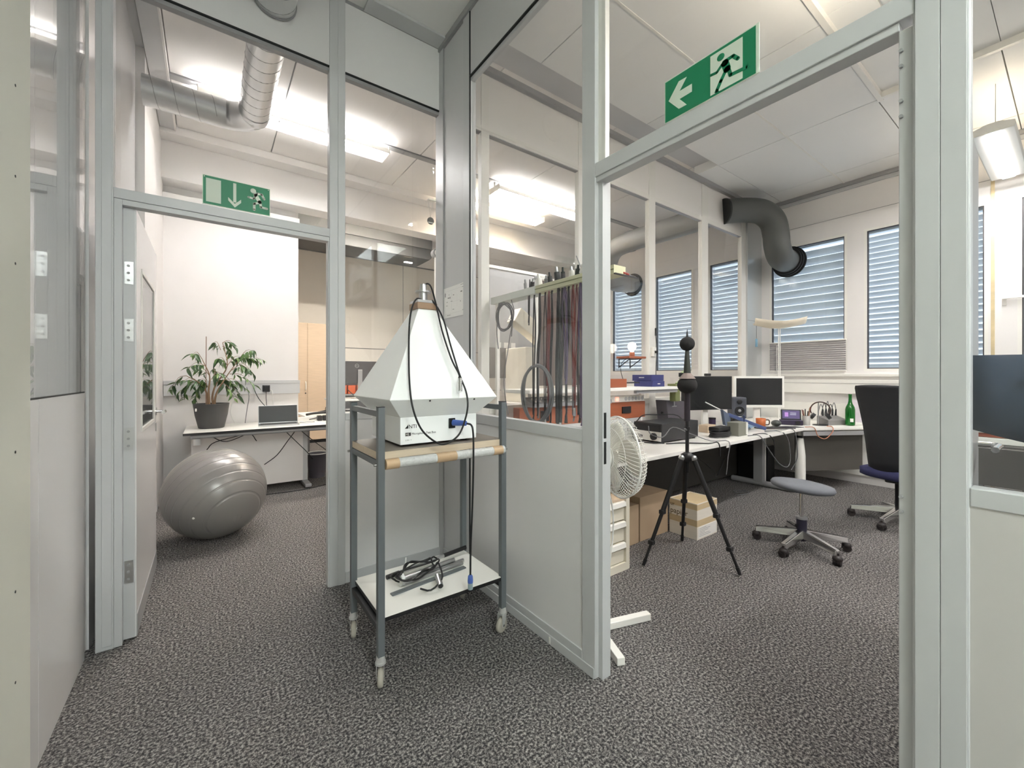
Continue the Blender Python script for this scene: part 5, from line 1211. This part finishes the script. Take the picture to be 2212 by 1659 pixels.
hb = [(0.095 * math.sin(R(a)), 0, 0.175 + 0.095 * math.cos(R(a))) for a in range(-115, 116, 23)]
MB().tube(hb, 0.007, n=8, sub=3).build('headband', mat('band_brown', (70, 52, 46), 0.5), hp_)
for sg in (-1, 1):
    MB().cyl((sg * 0.088, 0, 0.115), (sg * 0.060, 0, 0.095), 0.036, n=20).build('ear_cup', BLACK, hp_)
hs = thing('headphone_stand', 'slim metal stand holding the headphones', 'stand', (5.74, 1.80, DZ))
MB().cyl((5.742, 1.82, DZ), (5.742, 1.82, DZ + 0.262), 0.006, n=10).build('rod', STEEL, hs)
MB().cyl((5.74, 1.80, DZ), (5.74, 1.80, DZ + 0.008), 0.075, n=28).build('base_plate', BLACK, hs)
ky = thing('audio_interface', 'grey audio device with leads plugged in the top behind the bottle', 'audio device', (5.95, 1.80, DZ))
MB().prism([(0, 0), (0.15, 0), (0.15, 0.10), (0, 0.055)], 0, 0.28, lambda a, b, w_: Vector((5.80, 1.74, DZ)) + Vector((0.43, 0.90, 0)) * a + Vector((0.90, -0.43, 0)) * w_ + Vector((0, 0, b))).build('body', mat('dev_grey', (132, 130, 128), 0.5), ky, 0.003)
for k in range(5):
    q0 = Vector((5.88 + 0.04 * k, 1.82 - 0.02 * k, DZ + 0.10))
    MB().cyl(q0, q0 + Vector((0.01, 0, 0.075)), 0.011, 0.007, n=10).build('plug', BLACK, ky)
    MB().tube([q0 + Vector((0.01, 0, 0.075)), q0 + Vector((0.02, 0.02, 0.13 + 0.02 * (k % 3))), q0 + Vector((0.07, 0.05, 0.11)), q0 + Vector((0.10, 0.08, 0.0))], 0.004, n=6).build('lead', CABLE if k % 2 else CABLEG, ky)
bt = thing('green_bottle', 'green glass bottle on the end of the corner bench', 'bottle', (5.98, 1.58, DZ))
bc_ = (5.98, 1.585, 0)
BG = mat('bottle_green', (22, 118, 40), 0.08, noise=0.0, trans=0.55)
MB().lathe([(0.030, DZ + 0.001), (0.044, DZ + 0.006), (0.046, DZ + 0.02), (0.046, DZ + 0.185), (0.040, DZ + 0.215), (0.022, DZ + 0.255), (0.0165, DZ + 0.285), (0.0155, DZ + 0.345), (0.0175, DZ + 0.35), (0.0175, DZ + 0.362), (0.0145, DZ + 0.364)], bc_, 28).build('glass_body', BG, bt)
q = Vector((-0.94, -0.34, 0)).normalized()
lbm = MB()
for a0, a1_, z0, z1, in ((-0.1, 0.6, DZ + 0.045, DZ + 0.085),):
    vs = []
    for k in range(7):
        a = math.atan2(q.y, q.x) + a0 + (a1_ - a0) * k / 6
        vs += [(bc_[0] + 0.0468 * math.cos(a), bc_[1] + 0.0468 * math.sin(a), z0), (bc_[0] + 0.0468 * math.cos(a), bc_[1] + 0.0468 * math.sin(a), z1)]
    lbm._add(vs, [(2*k, 2*k+2, 2*k+3, 2*k+1) for k in range(6)], True)
lbm.build('label', WHITEL, bt)
pp_ = thing('printed_sheets', 'stack of printed colour sheets leaning behind the bottle', 'papers', (6.15, 1.55, DZ))
box('sheet_pile', (6.04, 6.25, 1.42, 1.62, DZ, DZ + 0.025), WHITEL, pp_)
MB().obox((6.235, 1.56, DZ + 0.155), (0.004, 0.24, 0.26), Matrix.Rotation(R(10), 3, 'Y')).build('leaning_sheet', mat('print_pink', (214, 205, 214), 0.6, noise=0.25, nscale=9), pp_)
ul = thing('uplighter', 'slim uplighter with cream curved dish beside the window', 'lamp', (6.10, 2.42, DZ))
MB().cyl((6.10, 2.37, DZ), (6.10, 2.37, DZ + 0.015), 0.11, n=28).build('base', WHITEM, ul)
for sg in (-1, 1): MB().cyl((6.10 + 0.008 * sg, 2.37 - 0.006 * sg, DZ + 0.015), (6.10 + 0.008 * sg, 2.37 - 0.006 * sg, 1.93), 0.006, n=8).build('rod', WHITEM, ul)
dv_ = Vector((0.62, -0.78, 0)); du_ = Vector((0.78, 0.62, 0)); vs = []; N = 16; K = 6
for i in range(N + 1):
    s_ = (i / N * 2 - 1)
    for j in range(K + 1):
        t_ = (j / K * 2 - 1)
        vs.append(Vector((6.08, 2.36, 1.925)) + dv_ * (0.30 * s_) + du_ * (0.13 * t_ * (1 - 0.55 * abs(s_))) + Vector((0, 0, 0.055 * abs(s_) ** 1.6 + 0.05 * t_ * t_ - 0.03 * t_)))
ds = MB()._add(vs, [(i*(K+1)+j, i*(K+1)+j+1, (i+1)*(K+1)+j+1, (i+1)*(K+1)+j) for i in range(N) for j in range(K)], True)
do = ds.build('dish', mat('cream_dish', (236, 226, 206), 0.5), ul); sm = do.modifiers.new('thick', 'SOLIDIFY'); sm.thickness = 0.003
bg_ = thing('blue_tag', 'small pale blue tag dangling from the uplighter dish', 'tag', (5.94, 2.60, 1.66))
MB().obox((5.93, 2.58, 1.735), (0.006, 0.03, 0.11), Matrix.Identity(3)).build('tag_body', mat('tag_blue', (120, 164, 190), 0.4), bg_, 0.004)
MB().cyl((5.93, 2.58, 1.79), (5.93, 2.58, 1.985), 0.0018, n=6).build('string', BLACK, bg_)

# cables looping off the bench front
for k, (pts, m_, lb_) in enumerate((
    ([(4.62, 1.93, DZ + 0.008), (4.85, 1.86, DZ + 0.008), (4.98, 1.80, DZ + 0.006), (5.02, 1.785, 0.60), (5.05, 1.79, 0.42), (4.98, 1.82, 0.30)], CABLEG, 'grey cable looping off the bench front beside the steel leg'),
    ([(4.55, 1.90, DZ + 0.008), (4.70, 1.83, DZ + 0.008), (4.80, 1.79, 0.66), (4.86, 1.785, 0.45), (4.80, 1.79, 0.36), (4.62, 1.80, 0.42), (4.35, 1.79, 0.60), (4.20, 1.80, DZ + 0.008), (4.12, 1.87, DZ + 0.008)], CABLEG, 'grey cable hanging in a deep loop from the bench edge'),
    ([(4.25, 1.88, DZ + 0.008), (4.40, 1.83, DZ + 0.008), (4.48, 1.79, 0.66), (4.50, 1.79, 0.50)], CABLE, 'black cable dropping off the bench behind the tripod'),
    ([(5.33, 1.815, DZ + 0.008), (5.38, 1.745, DZ + 0.004), (5.42, 1.72, 0.63), (5.50, 1.675, 0.60), (5.57, 1.63, 0.68), (5.60, 1.645, DZ + 0.008), (5.62, 1.70, DZ + 0.008)], mat('cable_orange', (196, 132, 104), 0.5), 'pinkish cable bowed over the corner of the bench'),
    ([(3.7, 2.25, 0.60), (3.9, 2.1, 0.40), (4.1, 2.15, 0.30), (4.4, 2.2, 0.50), (4.7, 2.25, 0.58)], CABLE, 'black cable sagging under the bench tray'),
    ([(4.6, 2.2, 0.008), (4.75, 2.15, 0.01), (4.85, 2.22, 0.008), (4.78, 2.30, 0.008), (4.68, 2.26, 0.012), (4.8, 2.2, 0.008)], CABLEG, 'grey cable curled on the carpet under the bench'),
)):
    tag(MB().tube(pts, 0.0045, n=6).build('bench_cable', m_), lb_, 'cable', 'cables on the workbench')

# ------------------------------------------------------------------ things standing on the floor of the right lab
du = thing('drawer_unit', 'cream drawer unit with wooden top under the bench', 'drawer unit', (2.02, 2.05, 0))
CRM = mat('drawer_cream', (222, 216, 200), 0.45)
fr = MB().box(1.72, 1.755, 1.80, 2.30, 0, 0.478).box(2.255, 2.29, 1.80, 2.30, 0, 0.478).box(1.755, 2.255, 1.80, 2.30, 0, 0.05).box(1.755, 2.255, 2.28, 2.30, 0.05, 0.478)
fr.build('frame', CRM, du)
box('wood_top', (1.735, 2.275, 1.815, 2.29, 0.462, 0.482), WOOD, du, 0.002)
for k, (z0, z1) in enumerate(((0.055, 0.185), (0.195, 0.325), (0.335, 0.460))):
    d0 = box('drawer', (1.757, 2.253, 1.815, 2.27, z0, z1), CRM, du, 0.002)
    MB().prism([(1.795, z1 - 0.034), (1.800, z1 - 0.004), (1.816, z1), (1.816, z1 - 0.040)], 1.757, 2.253, lambda a, b, w_: (w_, a, b)).build('grip_rail', WHITEM, d0, 0.002)

fa = thing('floor_fan', 'white pedestal fan with wire cage beside the doorpost', 'fan', (1.60, 1.45, 0))
ax = Vector((0.94, -0.34, 0)).normalized(); side = Vector((-ax.y, ax.x, 0)); upv = Vector((0, 0, 1))
hc = Vector((1.70, 1.415, 0.88))
for p0, p1 in (((1.33, 1.53, 0.02), (1.896, 1.365, 0.02)), ((1.68, 1.66, 0.02), (1.488, 1.215, 0.02))):
    MB().bar(p0, p1, 0.038, 0.036).build('foot_bar', WHITEM, fa, 0.003)
MB().cyl((1.605, 1.45, 0.038), (1.605, 1.45, 0.80), 0.013).build('pole', WHITEM, fa)
MB().cyl((1.605, 1.45, 0.038), (1.605, 1.45, 0.10), 0.030, 0.016).build('pole_socket', WHITEM, fa)
Mf = ax.to_track_quat('Z', 'Y').to_matrix()
MB().lathe([(0.02, -0.155), (0.045, -0.15), (0.055, -0.10), (0.055, -0.055), (0.045, -0.05)], hc, 24, Mf).build('motor', WHITEM, fa)
MB().cyl((1.605, 1.45, 0.78), (1.605, 1.45, 0.86), 0.022).build('neck', WHITEM, fa)
cage = MB(); nW = 66
for k in range(nW):
    a = 2 * math.pi * k / nW; tw_ = 0.35
    pts = []
    for rr2, zz, ta in ((0.055, -0.055, 0), (0.12, -0.05, tw_ * 0.4), (0.18, -0.03, tw_ * 0.8), (0.205, 0.005, tw_)):
        pts.append(hc + (side * math.cos(a + ta) + upv * math.sin(a + ta)) * rr2 + ax * zz)
    cage.tube(pts, 0.0016, n=4, sub=2)
    pts = []
    for rr2, zz, ta in ((0.205, 0.005, tw_), (0.19, 0.05, tw_ * 0.9), (0.12, 0.072, tw_ * 0.5), (0.04, 0.08, 0)):
        pts.append(hc + (side * math.cos(a + ta) + upv * math.sin(a + ta)) * rr2 + ax * zz)
    cage.tube(pts, 0.0016, n=4, sub=2)
cage.build('cage_wires', WHITEM, fa)['kind'] = 'stuff'
def hoop(rr2, zz, r): MB().tube([hc + (side * math.cos(k * math.pi / 20) + upv * math.sin(k * math.pi / 20)) * rr2 + ax * zz for k in range(40)], r, n=6, sub=1, closed=True).build('cage_ring', WHITEM, fa)
hoop(0.206, 0.005, 0.005); hoop(0.15, -0.042, 0.002); hoop(0.15, 0.064, 0.002); hoop(0.06, -0.056, 0.003)
BLADE = mat('fan_blade', (222, 219, 208), 0.4)
for k in range(3):
    a0 = 2 * math.pi * k / 3 + 0.9; vs = []; nA, nR = 7, 5
    for j in range(nR + 1):
        rr2 = 0.03 + 0.155 * j / nR; half = 0.20 + 0.62 * math.sin(math.pi * min(1.0, 0.15 + 0.75 * j / nR))
        for i in range(nA + 1):
            a = a0 + half * (i / nA * 2 - 1); vs.append(hc + (side * math.cos(a) + upv * math.sin(a)) * rr2 + ax * (0.012 + 0.022 * (i / nA * 2 - 1)))
    bld = MB()._add(vs, [(j*(nA+1)+i, j*(nA+1)+i+1, (j+1)*(nA+1)+i+1, (j+1)*(nA+1)+i) for j in range(nR) for i in range(nA)], True).build('blade', BLADE, fa)
    sm = bld.modifiers.new('thick', 'SOLIDIFY'); sm.thickness = 0.002
MB().cyl(hc - ax * 0.01, hc + ax * 0.04, 0.034).build('hub', BLADE, fa)
MB().cyl(hc + ax * 0.076, hc + ax * 0.086, 0.042).build('badge', WHITEM, fa)
MB().tube([(1.61, 1.44, 0.80), (1.66, 1.42, 0.66), (1.70, 1.44, 0.50), (1.68, 1.45, 0.30), (1.64, 1.45, 0.06)], 0.004, n=8).build('mains_lead', CABLEW, fa)

def carton(label, b, m_, name='carton_box'):
    t = thing(name, label, 'box', ((b[0]+b[1])/2, (b[2]+b[3])/2, 0))
    box('body', (b[0], b[1], b[2], b[3], 0.001, b[4]), m_, t, 0.003)
    return t
c_1 = carton('brown cardboard box between drawer unit and taller carton', (2.42, 2.695, 2.03, 2.36, 0.30), CARD)
box('tape', (2.54, 2.575, 2.029, 2.36, 0.3, 0.3012), TAPE, c_1)
c_2 = carton('taller plain brown cardboard box under the bench', (2.715, 3.085, 2.035, 2.42, 0.345), CARD)
box('lid_seam', (2.72, 3.08, 2.22, 2.224, 0.345, 0.3462), WOODB, c_2)
PAPW = mat('carton_pale', (230, 224, 212), 0.7, noise=0.08, nscale=7, stretch=(1, 1, 6))
c_3 = thing('paper_carton', 'pale printed copy paper carton behind the tripod', 'box', (3.25, 1.91, 0))
wl_ = 0.004
c3 = MB().box(3.10, 3.40, 1.787, 1.787 + wl_, 0.001, 0.285).box(3.10, 3.40, 2.03 - wl_, 2.03, 0.001, 0.285).box(3.10, 3.10 + wl_, 1.787 + wl_, 2.03 - wl_, 0.001, 0.285).box(3.40 - wl_, 3.40, 1.787 + wl_, 2.03 - wl_, 0.001, 0.285).box(3.10 + wl_, 3.40 - wl_, 1.787 + wl_, 2.03 - wl_, 0.001, 0.008)
c3.build('walls', PAPW, c_3)
box('paper_stack', (3.106, 3.394, 1.795, 2.022, 0.009, 0.268), mat('lid_grey', (196, 192, 192), 0.7), c_3)
BND = mat('band_brown_print', (200, 180, 144), 0.7, noise=0.2, nscale=5, stretch=(1, 1, 5))
for z0, z1 in ((0.235, 0.278), (0.105, 0.155)):
    box('printed_band', (3.0992, 3.4008, 1.7862, 2.0308, z0, z1), BND, c_3)
lettering('papier', 0.062, (3.0985, 2.022, 0.168), (R(90), 0, R(-90)), mat('print_brown', (92, 78, 48), 0.7), c_3)
lettering('ur', 0.045, (3.0985, 2.022, 0.228), (R(90), 0, R(-90)), MATS['print_brown'], c_3)
box('label_sheet', (3.115, 3.385, 1.7852, 1.787, 0.012, 0.10), WHITEL, c_3)
for k in range(6): box('label_line', (3.13, 3.13 + (0.10, 0.16, 0.13, 0.08, 0.15, 0.17)[k], 1.7846, 1.7853, 0.085 - 0.012 * k, 0.088 - 0.012 * k), FRAMED, c_3)

# measuring microphone tripod
tp = thing('microphone_tripod', 'black tripod carrying two dark balls and a spike', 'tripod', (2.707, 1.634, 0))
tx, ty = 2.707, 1.634
FOAM = mat('foam_black', (34, 33, 33), 0.95, bump=0.4, bscale=260)
MB().cyl((tx, ty, 0.62), (tx, ty, 1.17), 0.0125).build('centre_column', BLACK, tp)
MB().cyl((tx, ty, 0.98), (tx, ty, 1.175), 0.020).build('upper_sleeve', mat('sleeve', (42, 36, 44), 0.6), tp)
MB().sphere((tx, ty, 1.232), 0.066, 28, 18, (1, 1, 0.92)).build('lower_ball', FOAM, tp)
MB().lathe([(0.056, 1.276), (0.024, 1.315)], (tx, ty, 0), 24).build('cone_collar', mat('taupe_felt', (134, 122, 116), 0.9), tp)
MB().lathe([(0.024, 1.312), (0.022, 1.36), (0.013, 1.475)], (tx, ty, 0), 18).build('microphone_body', mat('mic_green', (52, 56, 50), 0.5), tp)
MB().sphere((tx, ty, 1.520), 0.050, 24, 16).build('upper_ball', FOAM, tp)
MB().lathe([(0.009, 1.565), (0.001, 1.625)], (tx, ty, 0), 12).build('spike', BLACK, tp)
MB().cyl((tx, ty, 0.92), (tx, ty, 0.94), 0.020).build('clamp_ring', BLACK, tp)
MB().cyl((tx, ty, 0.915), (tx - 0.045, ty - 0.01, 0.93), 0.006, n=8).build('clamp_screw', STEEL, tp)
MB().lathe([(0.03, 0.70), (0.042, 0.715), (0.042, 0.745), (0.02, 0.76)], (tx, ty, 0), 20).build('shoulder', BLACK, tp)
for fx, fy in ((2.38, 1.756), (2.771, 1.305), (2.985, 1.845)):
    v_ = Vector((fx - tx, fy - ty, 0)); d = v_.normalized(); top = Vector((tx, ty, 0.725)) + d * 0.045; end = Vector((fx, fy, 0.012))
    L = lambda t_: top + (end - top) * t_
    lg_ = MB().cyl(L(0), L(0.52), 0.0165, n=12).build('leg', BLACK, tp)
    MB().cyl(L(0.50), L(0.80), 0.0125, n=12).build('leg_section', BLACK, lg_)
    MB().cyl(L(0.78), L(0.95), 0.0095, n=12).build('leg_section', BLACK, lg_)
    MB().cyl(L(0.94), L(1.0), 0.013, 0.011, n=12).build('rubber_foot', BLACK, lg_)
    for tt in (0.51, 0.79): MB().obox(L(tt), (0.042, 0.034, 0.030), Matrix.Identity(3)).build('lever_clamp', BLACK, lg_, 0.006)
    MB().sphere(L(0.0), 0.022, 12, 8).build('pivot', STEEL, lg_)

def star_base(t, x, y, rad, angs, zc, hub_z, matl, caster):
    for k, a in enumerate(angs):
        d = Vector((math.cos(R(a)), math.sin(R(a)), 0)); e = Vector((x, y, 0)) + d * rad
        sg = MB()
        w0, w1 = 0.030, 0.024; q_ = Vector((-d.y, d.x, 0))
        p0 = Vector((x, y, hub_z)); p1 = e + Vector((0, 0, zc))
        vs = []
        for pp0, ww_, hh_ in ((p0, w0, 0.030), (p1, w1, 0.020)):
            for s1_, s2_ in ((-1, -1), (1, -1), (1, 1), (-1, 1)): vs.append(pp0 + q_ * (ww_ * s1_) * (0.7 if s2_ > 0 else 1) + Vector((0, 0, hh_ * s2_)))
        sg._add(vs, [(3, 2, 1, 0), (4, 5, 6, 7), (0, 1, 5, 4), (1, 2, 6, 5), (2, 3, 7, 6), (3, 0, 4, 7)])
        ar = sg.build('star_arm', matl, t, 0.006)
        cpos = e - d * 0.005
        fk = MB().cyl(cpos + Vector((0, 0, 0.04)), cpos + Vector((0, 0, zc)), 0.010, n=10)
        fk.sphere(cpos + Vector((0, 0, 0.046)), 0.031, 14, 10, (1, 1, 0.75))
        co = fk.build('caster', caster, ar)
        cq = Vector((math.cos(R(a * 1.7 + 40)), math.sin(R(a * 1.7 + 40)), 0))
        for s1_ in (-1, 1):
            wv_ = cpos + cq * (0.013 * s1_) + Vector((0, 0, 0.0265))
            MB().cyl(wv_ - cq * 0.009, wv_ + cq * 0.009, 0.0262, n=18).build('wheel', caster, co)
CASTM = mat('caster_black', (40, 34, 34), 0.5)
so_ = thing('swivel_stool', 'round grey swivel stool on a chrome five-star base', 'stool', (3.61, 1.25, 0))
sx, sy = 3.61, 1.25
star_base(so_, sx, sy, 0.30, (36, 108, 178, 242, 312), 0.085, 0.115, CHROME, CASTM)
MB().cyl((sx, sy, 0.06), (sx, sy, 0.22), 0.034, n=24).build('gas_cylinder', mat('cyl_dark', (40, 38, 56), 0.4), so_)
MB().cyl((sx, sy, 0.22), (sx, sy, 0.235), 0.037, n=24).build('cylinder_cap', FRAMED, so_)
MB().cyl((sx, sy, 0.235), (sx, sy, 0.44), 0.0145).build('piston', CHROME, so_)
MB().cyl((sx + 0.0, sy, 0.14), (sx - 0.03, sy + 0.03, 0.17), 0.010, n=10).build('lever', BLACK, so_)
Ms = Matrix.Rotation(R(5), 3, Vector((0.6, 0.8, 0)))
MB().lathe([(0.05, -0.032), (0.165, -0.030), (0.198, -0.018), (0.206, 0.0), (0.196, 0.018), (0.14, 0.028), (0.001, 0.031)], (sx + 0.01, sy, 0.465), 48, Ms).build('seat', mat('seat_fabric', (104, 107, 113), 0.85, noise=0.05, nscale=40, bump=0.25, bscale=500), so_)
MB().cyl((sx, sy, 0.425), (sx + 0.002, sy, 0.442), 0.07).build('seat_plate', BLACK, so_)

oc_ = thing('office_chair', 'black high-backed office chair at the corner bench', 'chair', (4.88, 0.95, 0))
ox, oy = 4.88, 0.95
star_base(oc_, ox, oy, 0.33, (172, 102, 30, -42, -114), 0.085, 0.12, CHROME, CASTM)
MB().cyl((ox, oy, 0.07), (ox, oy, 0.40), 0.028).build('gas_cylinder', BLACK, oc_)
fwd = Vector((0.93, -0.37, 0)).normalized(); rgt = Vector((fwd.y, -fwd.x, 0)); oo = Vector((ox, oy, 0))
NV = mat('chair_navy', (44, 46, 84), 0.9, noise=0.12, nscale=12); BK = mat('chair_black', (32, 33, 36), 0.9, noise=0.1, nscale=14)
st2 = MB(); vs = []; n1 = 24
for zz, sc in ((0.40, 0.88), (0.415, 1.0), (0.47, 1.0), (0.485, 0.86)):
    for k in range(n1):
        a = 2 * math.pi * k / n1; cxx = abs(math.cos(a)) ** 0.5 * math.copysign(1, math.cos(a)); syy = abs(math.sin(a)) ** 0.5 * math.copysign(1, math.sin(a))
        p = oo + fwd * (0.23 * sc * cxx + 0.02) + rgt * (0.24 * sc * syy); vs.append((p.x, p.y, zz))
fs = [(j*n1+i, j*n1+(i+1) % n1, (j+1)*n1+(i+1) % n1, (j+1)*n1+i) for j in range(3) for i in range(n1)] + [tuple(reversed(range(n1))), tuple(range(3*n1, 4*n1))]
st2._add(vs, fs, True).build('seat', NV, oc_)
bkm = MB(); vs = []; rows = [(0.44, 0.13, -0.17), (0.56, 0.125, -0.20), (0.70, 0.13, -0.215), (0.85, 0.145, -0.225), (1.0, 0.165, -0.24), (1.12, 0.18, -0.26), (1.19, 0.18, -0.275), (1.21, 0.17, -0.282)]
m1_ = 8
for zz, hw, off in rows:
    for i in range(m1_ + 1):
        u_ = i / m1_ * 2 - 1; p = oo + rgt * (hw * u_) + fwd * (off + 0.05 * u_ * u_); vs.append((p.x, p.y, zz))
bkm._add(vs, [(j*(m1_+1)+i, j*(m1_+1)+i+1, (j+1)*(m1_+1)+i+1, (j+1)*(m1_+1)+i) for j in range(len(rows)-1) for i in range(m1_)], True)
bo = bkm.build('backrest', BK, oc_); sm = bo.modifiers.new('thick', 'SOLIDIFY'); sm.thickness = 0.05; sm.offset = 0
MB().bar(oo + fwd * -0.05 + Vector((0, 0, 0.39)), oo + fwd * -0.20 + Vector((0, 0, 0.52)), 0.05, 0.02).build('back_bracket', BLACK, oc_)
box('seat_mechanism', (ox - 0.08, ox + 0.08, oy - 0.08, oy + 0.08, 0.36, 0.41), BLACK, oc_, 0.01)
# behind the glass at right
ck = thing('storage_cabinet', 'dark grey cabinet behind the glass at the right edge', 'cabinet', (2.75, -0.3, 0))
DG = mat('cabinet_dark', (78, 74, 74), 0.5)
box('carcass', (2.45, 2.90, -1.0, 0.34, 0.04, 1.03), DG, ck, 0.003)
box('plinth', (2.47, 2.90, -0.98, 0.32, 0, 0.04), BLACK, ck)
for y0, y1 in ((-0.998, -0.335), (-0.329, 0.338)):
    d0 = box('door', (2.432, 2.45, y0, y1, 0.05, 1.02), DG, ck, 0.003)
    MB().cyl((2.432, y0 + 0.42, 0.93), (2.418, y0 + 0.42, 0.93), 0.014).build('lock', CHROME, d0)
for k, (b, m_, lb_) in enumerate((((2.47, 2.72, -0.25, 0.30, 1.031, 1.055), WHITEL, 'white paper stack at the bottom on the dark cabinet'), ((2.48, 2.70, -0.10, 0.28, 1.056, 1.072), mat('red_folder', (158, 84, 66), 0.6), 'reddish folder between the papers on the dark cabinet'), ((2.47, 2.71, -0.14, 0.26, 1.073, 1.092), WHITEL, 'white papers on top of the reddish folder'))):
    tag(box('paper_stack', b, m_, None, 0.003), lb_, 'papers', 'papers on the dark cabinet')
cs_ = thing('coat_stand', 'slim black coat stand holding the navy bag, beyond the right edge', 'coat stand', (1.68, -0.42, 0))
MB().cyl((1.68, -0.42, 0.02), (1.68, -0.42, 1.72), 0.014).build('pole', BLACK, cs_)
MB().cyl((1.68, -0.42, 0), (1.68, -0.42, 0.02), 0.16, n=28).build('base', BLACK, cs_)
MB().tube([(1.68, -0.42, 1.60), (1.65, -0.36, 1.58), (1.64, -0.32, 1.60), (1.64, -0.30, 1.63)], 0.008).build('hook', BLACK, cs_)
nb = thing('navy_bag', 'navy blue shoulder bag hanging behind the glass at right', 'bag', (1.60, -0.06, 1.16))
BGM = mat('bag_navy', (52, 66, 86), 0.6, noise=0.15, nscale=9)
vs = []; n1 = 10; n2 = 8
bag = MB(); rowsb = []
for j in range(n2 + 1):
    tz = j / n2
    for i in range(n1 + 1):
        u_ = i / n1; y = 0.175 - 0.48 * u_
        zb_ = 1.178 - 0.055 * math.sin(math.pi * min(1, u_ * 0.9 + 0.1)); zt_ = 1.352 - 0.008 * u_
        z = zb_ + (zt_ - zb_) * tz; bul = 0.075 * math.sin(math.pi * (0.08 + 0.84 * tz)) ** 0.6 * (0.6 + 0.4 * math.sin(math.pi * u_))
        vs.append((1.62 - bul, y, z))
k0 = len(vs)
vs += [(2 * 1.62 - v[0], v[1], v[2]) for v in vs]
W = n1 + 1; fs = []
for s0, fl in ((0, False), (k0, True)):
    for j in range(n2):
        for i in range(n1):
            f_ = (s0 + j*W + i, s0 + j*W + i + 1, s0 + (j+1)*W + i + 1, s0 + (j+1)*W + i); fs.append(tuple(reversed(f_)) if fl else f_)
rim = [j*W for j in range(n2 + 1)] + [n2*W + i for i in range(1, W)] + [j*W + n1 for j in range(n2 - 1, -1, -1)] + [i for i in range(n1 - 1, 0, -1)]
for a, b in zip(rim, rim[1:] + rim[:1]): fs.append((a, b, k0 + b, k0 + a))
bag._add(vs, fs, True).build('body', BGM, nb)
box('pocket', (1.530, 1.545, -0.20, -0.06, 1.17, 1.27), mat('bag_slate', (74, 86, 100), 0.6), nb, 0.006)
box('logo_patch', (1.538, 1.548, 0.02, 0.065, 1.305, 1.318), WHITEM, nb, 0.002)
MB().bar((1.60, 0.03, 1.345), (1.64, -0.30, 1.61), 0.05, 0.006).build('strap', BLACK, nb)
MB().bar((1.64, -0.30, 1.61), (1.60, -0.29, 1.345), 0.05, 0.006).build('strap', BLACK, nb)
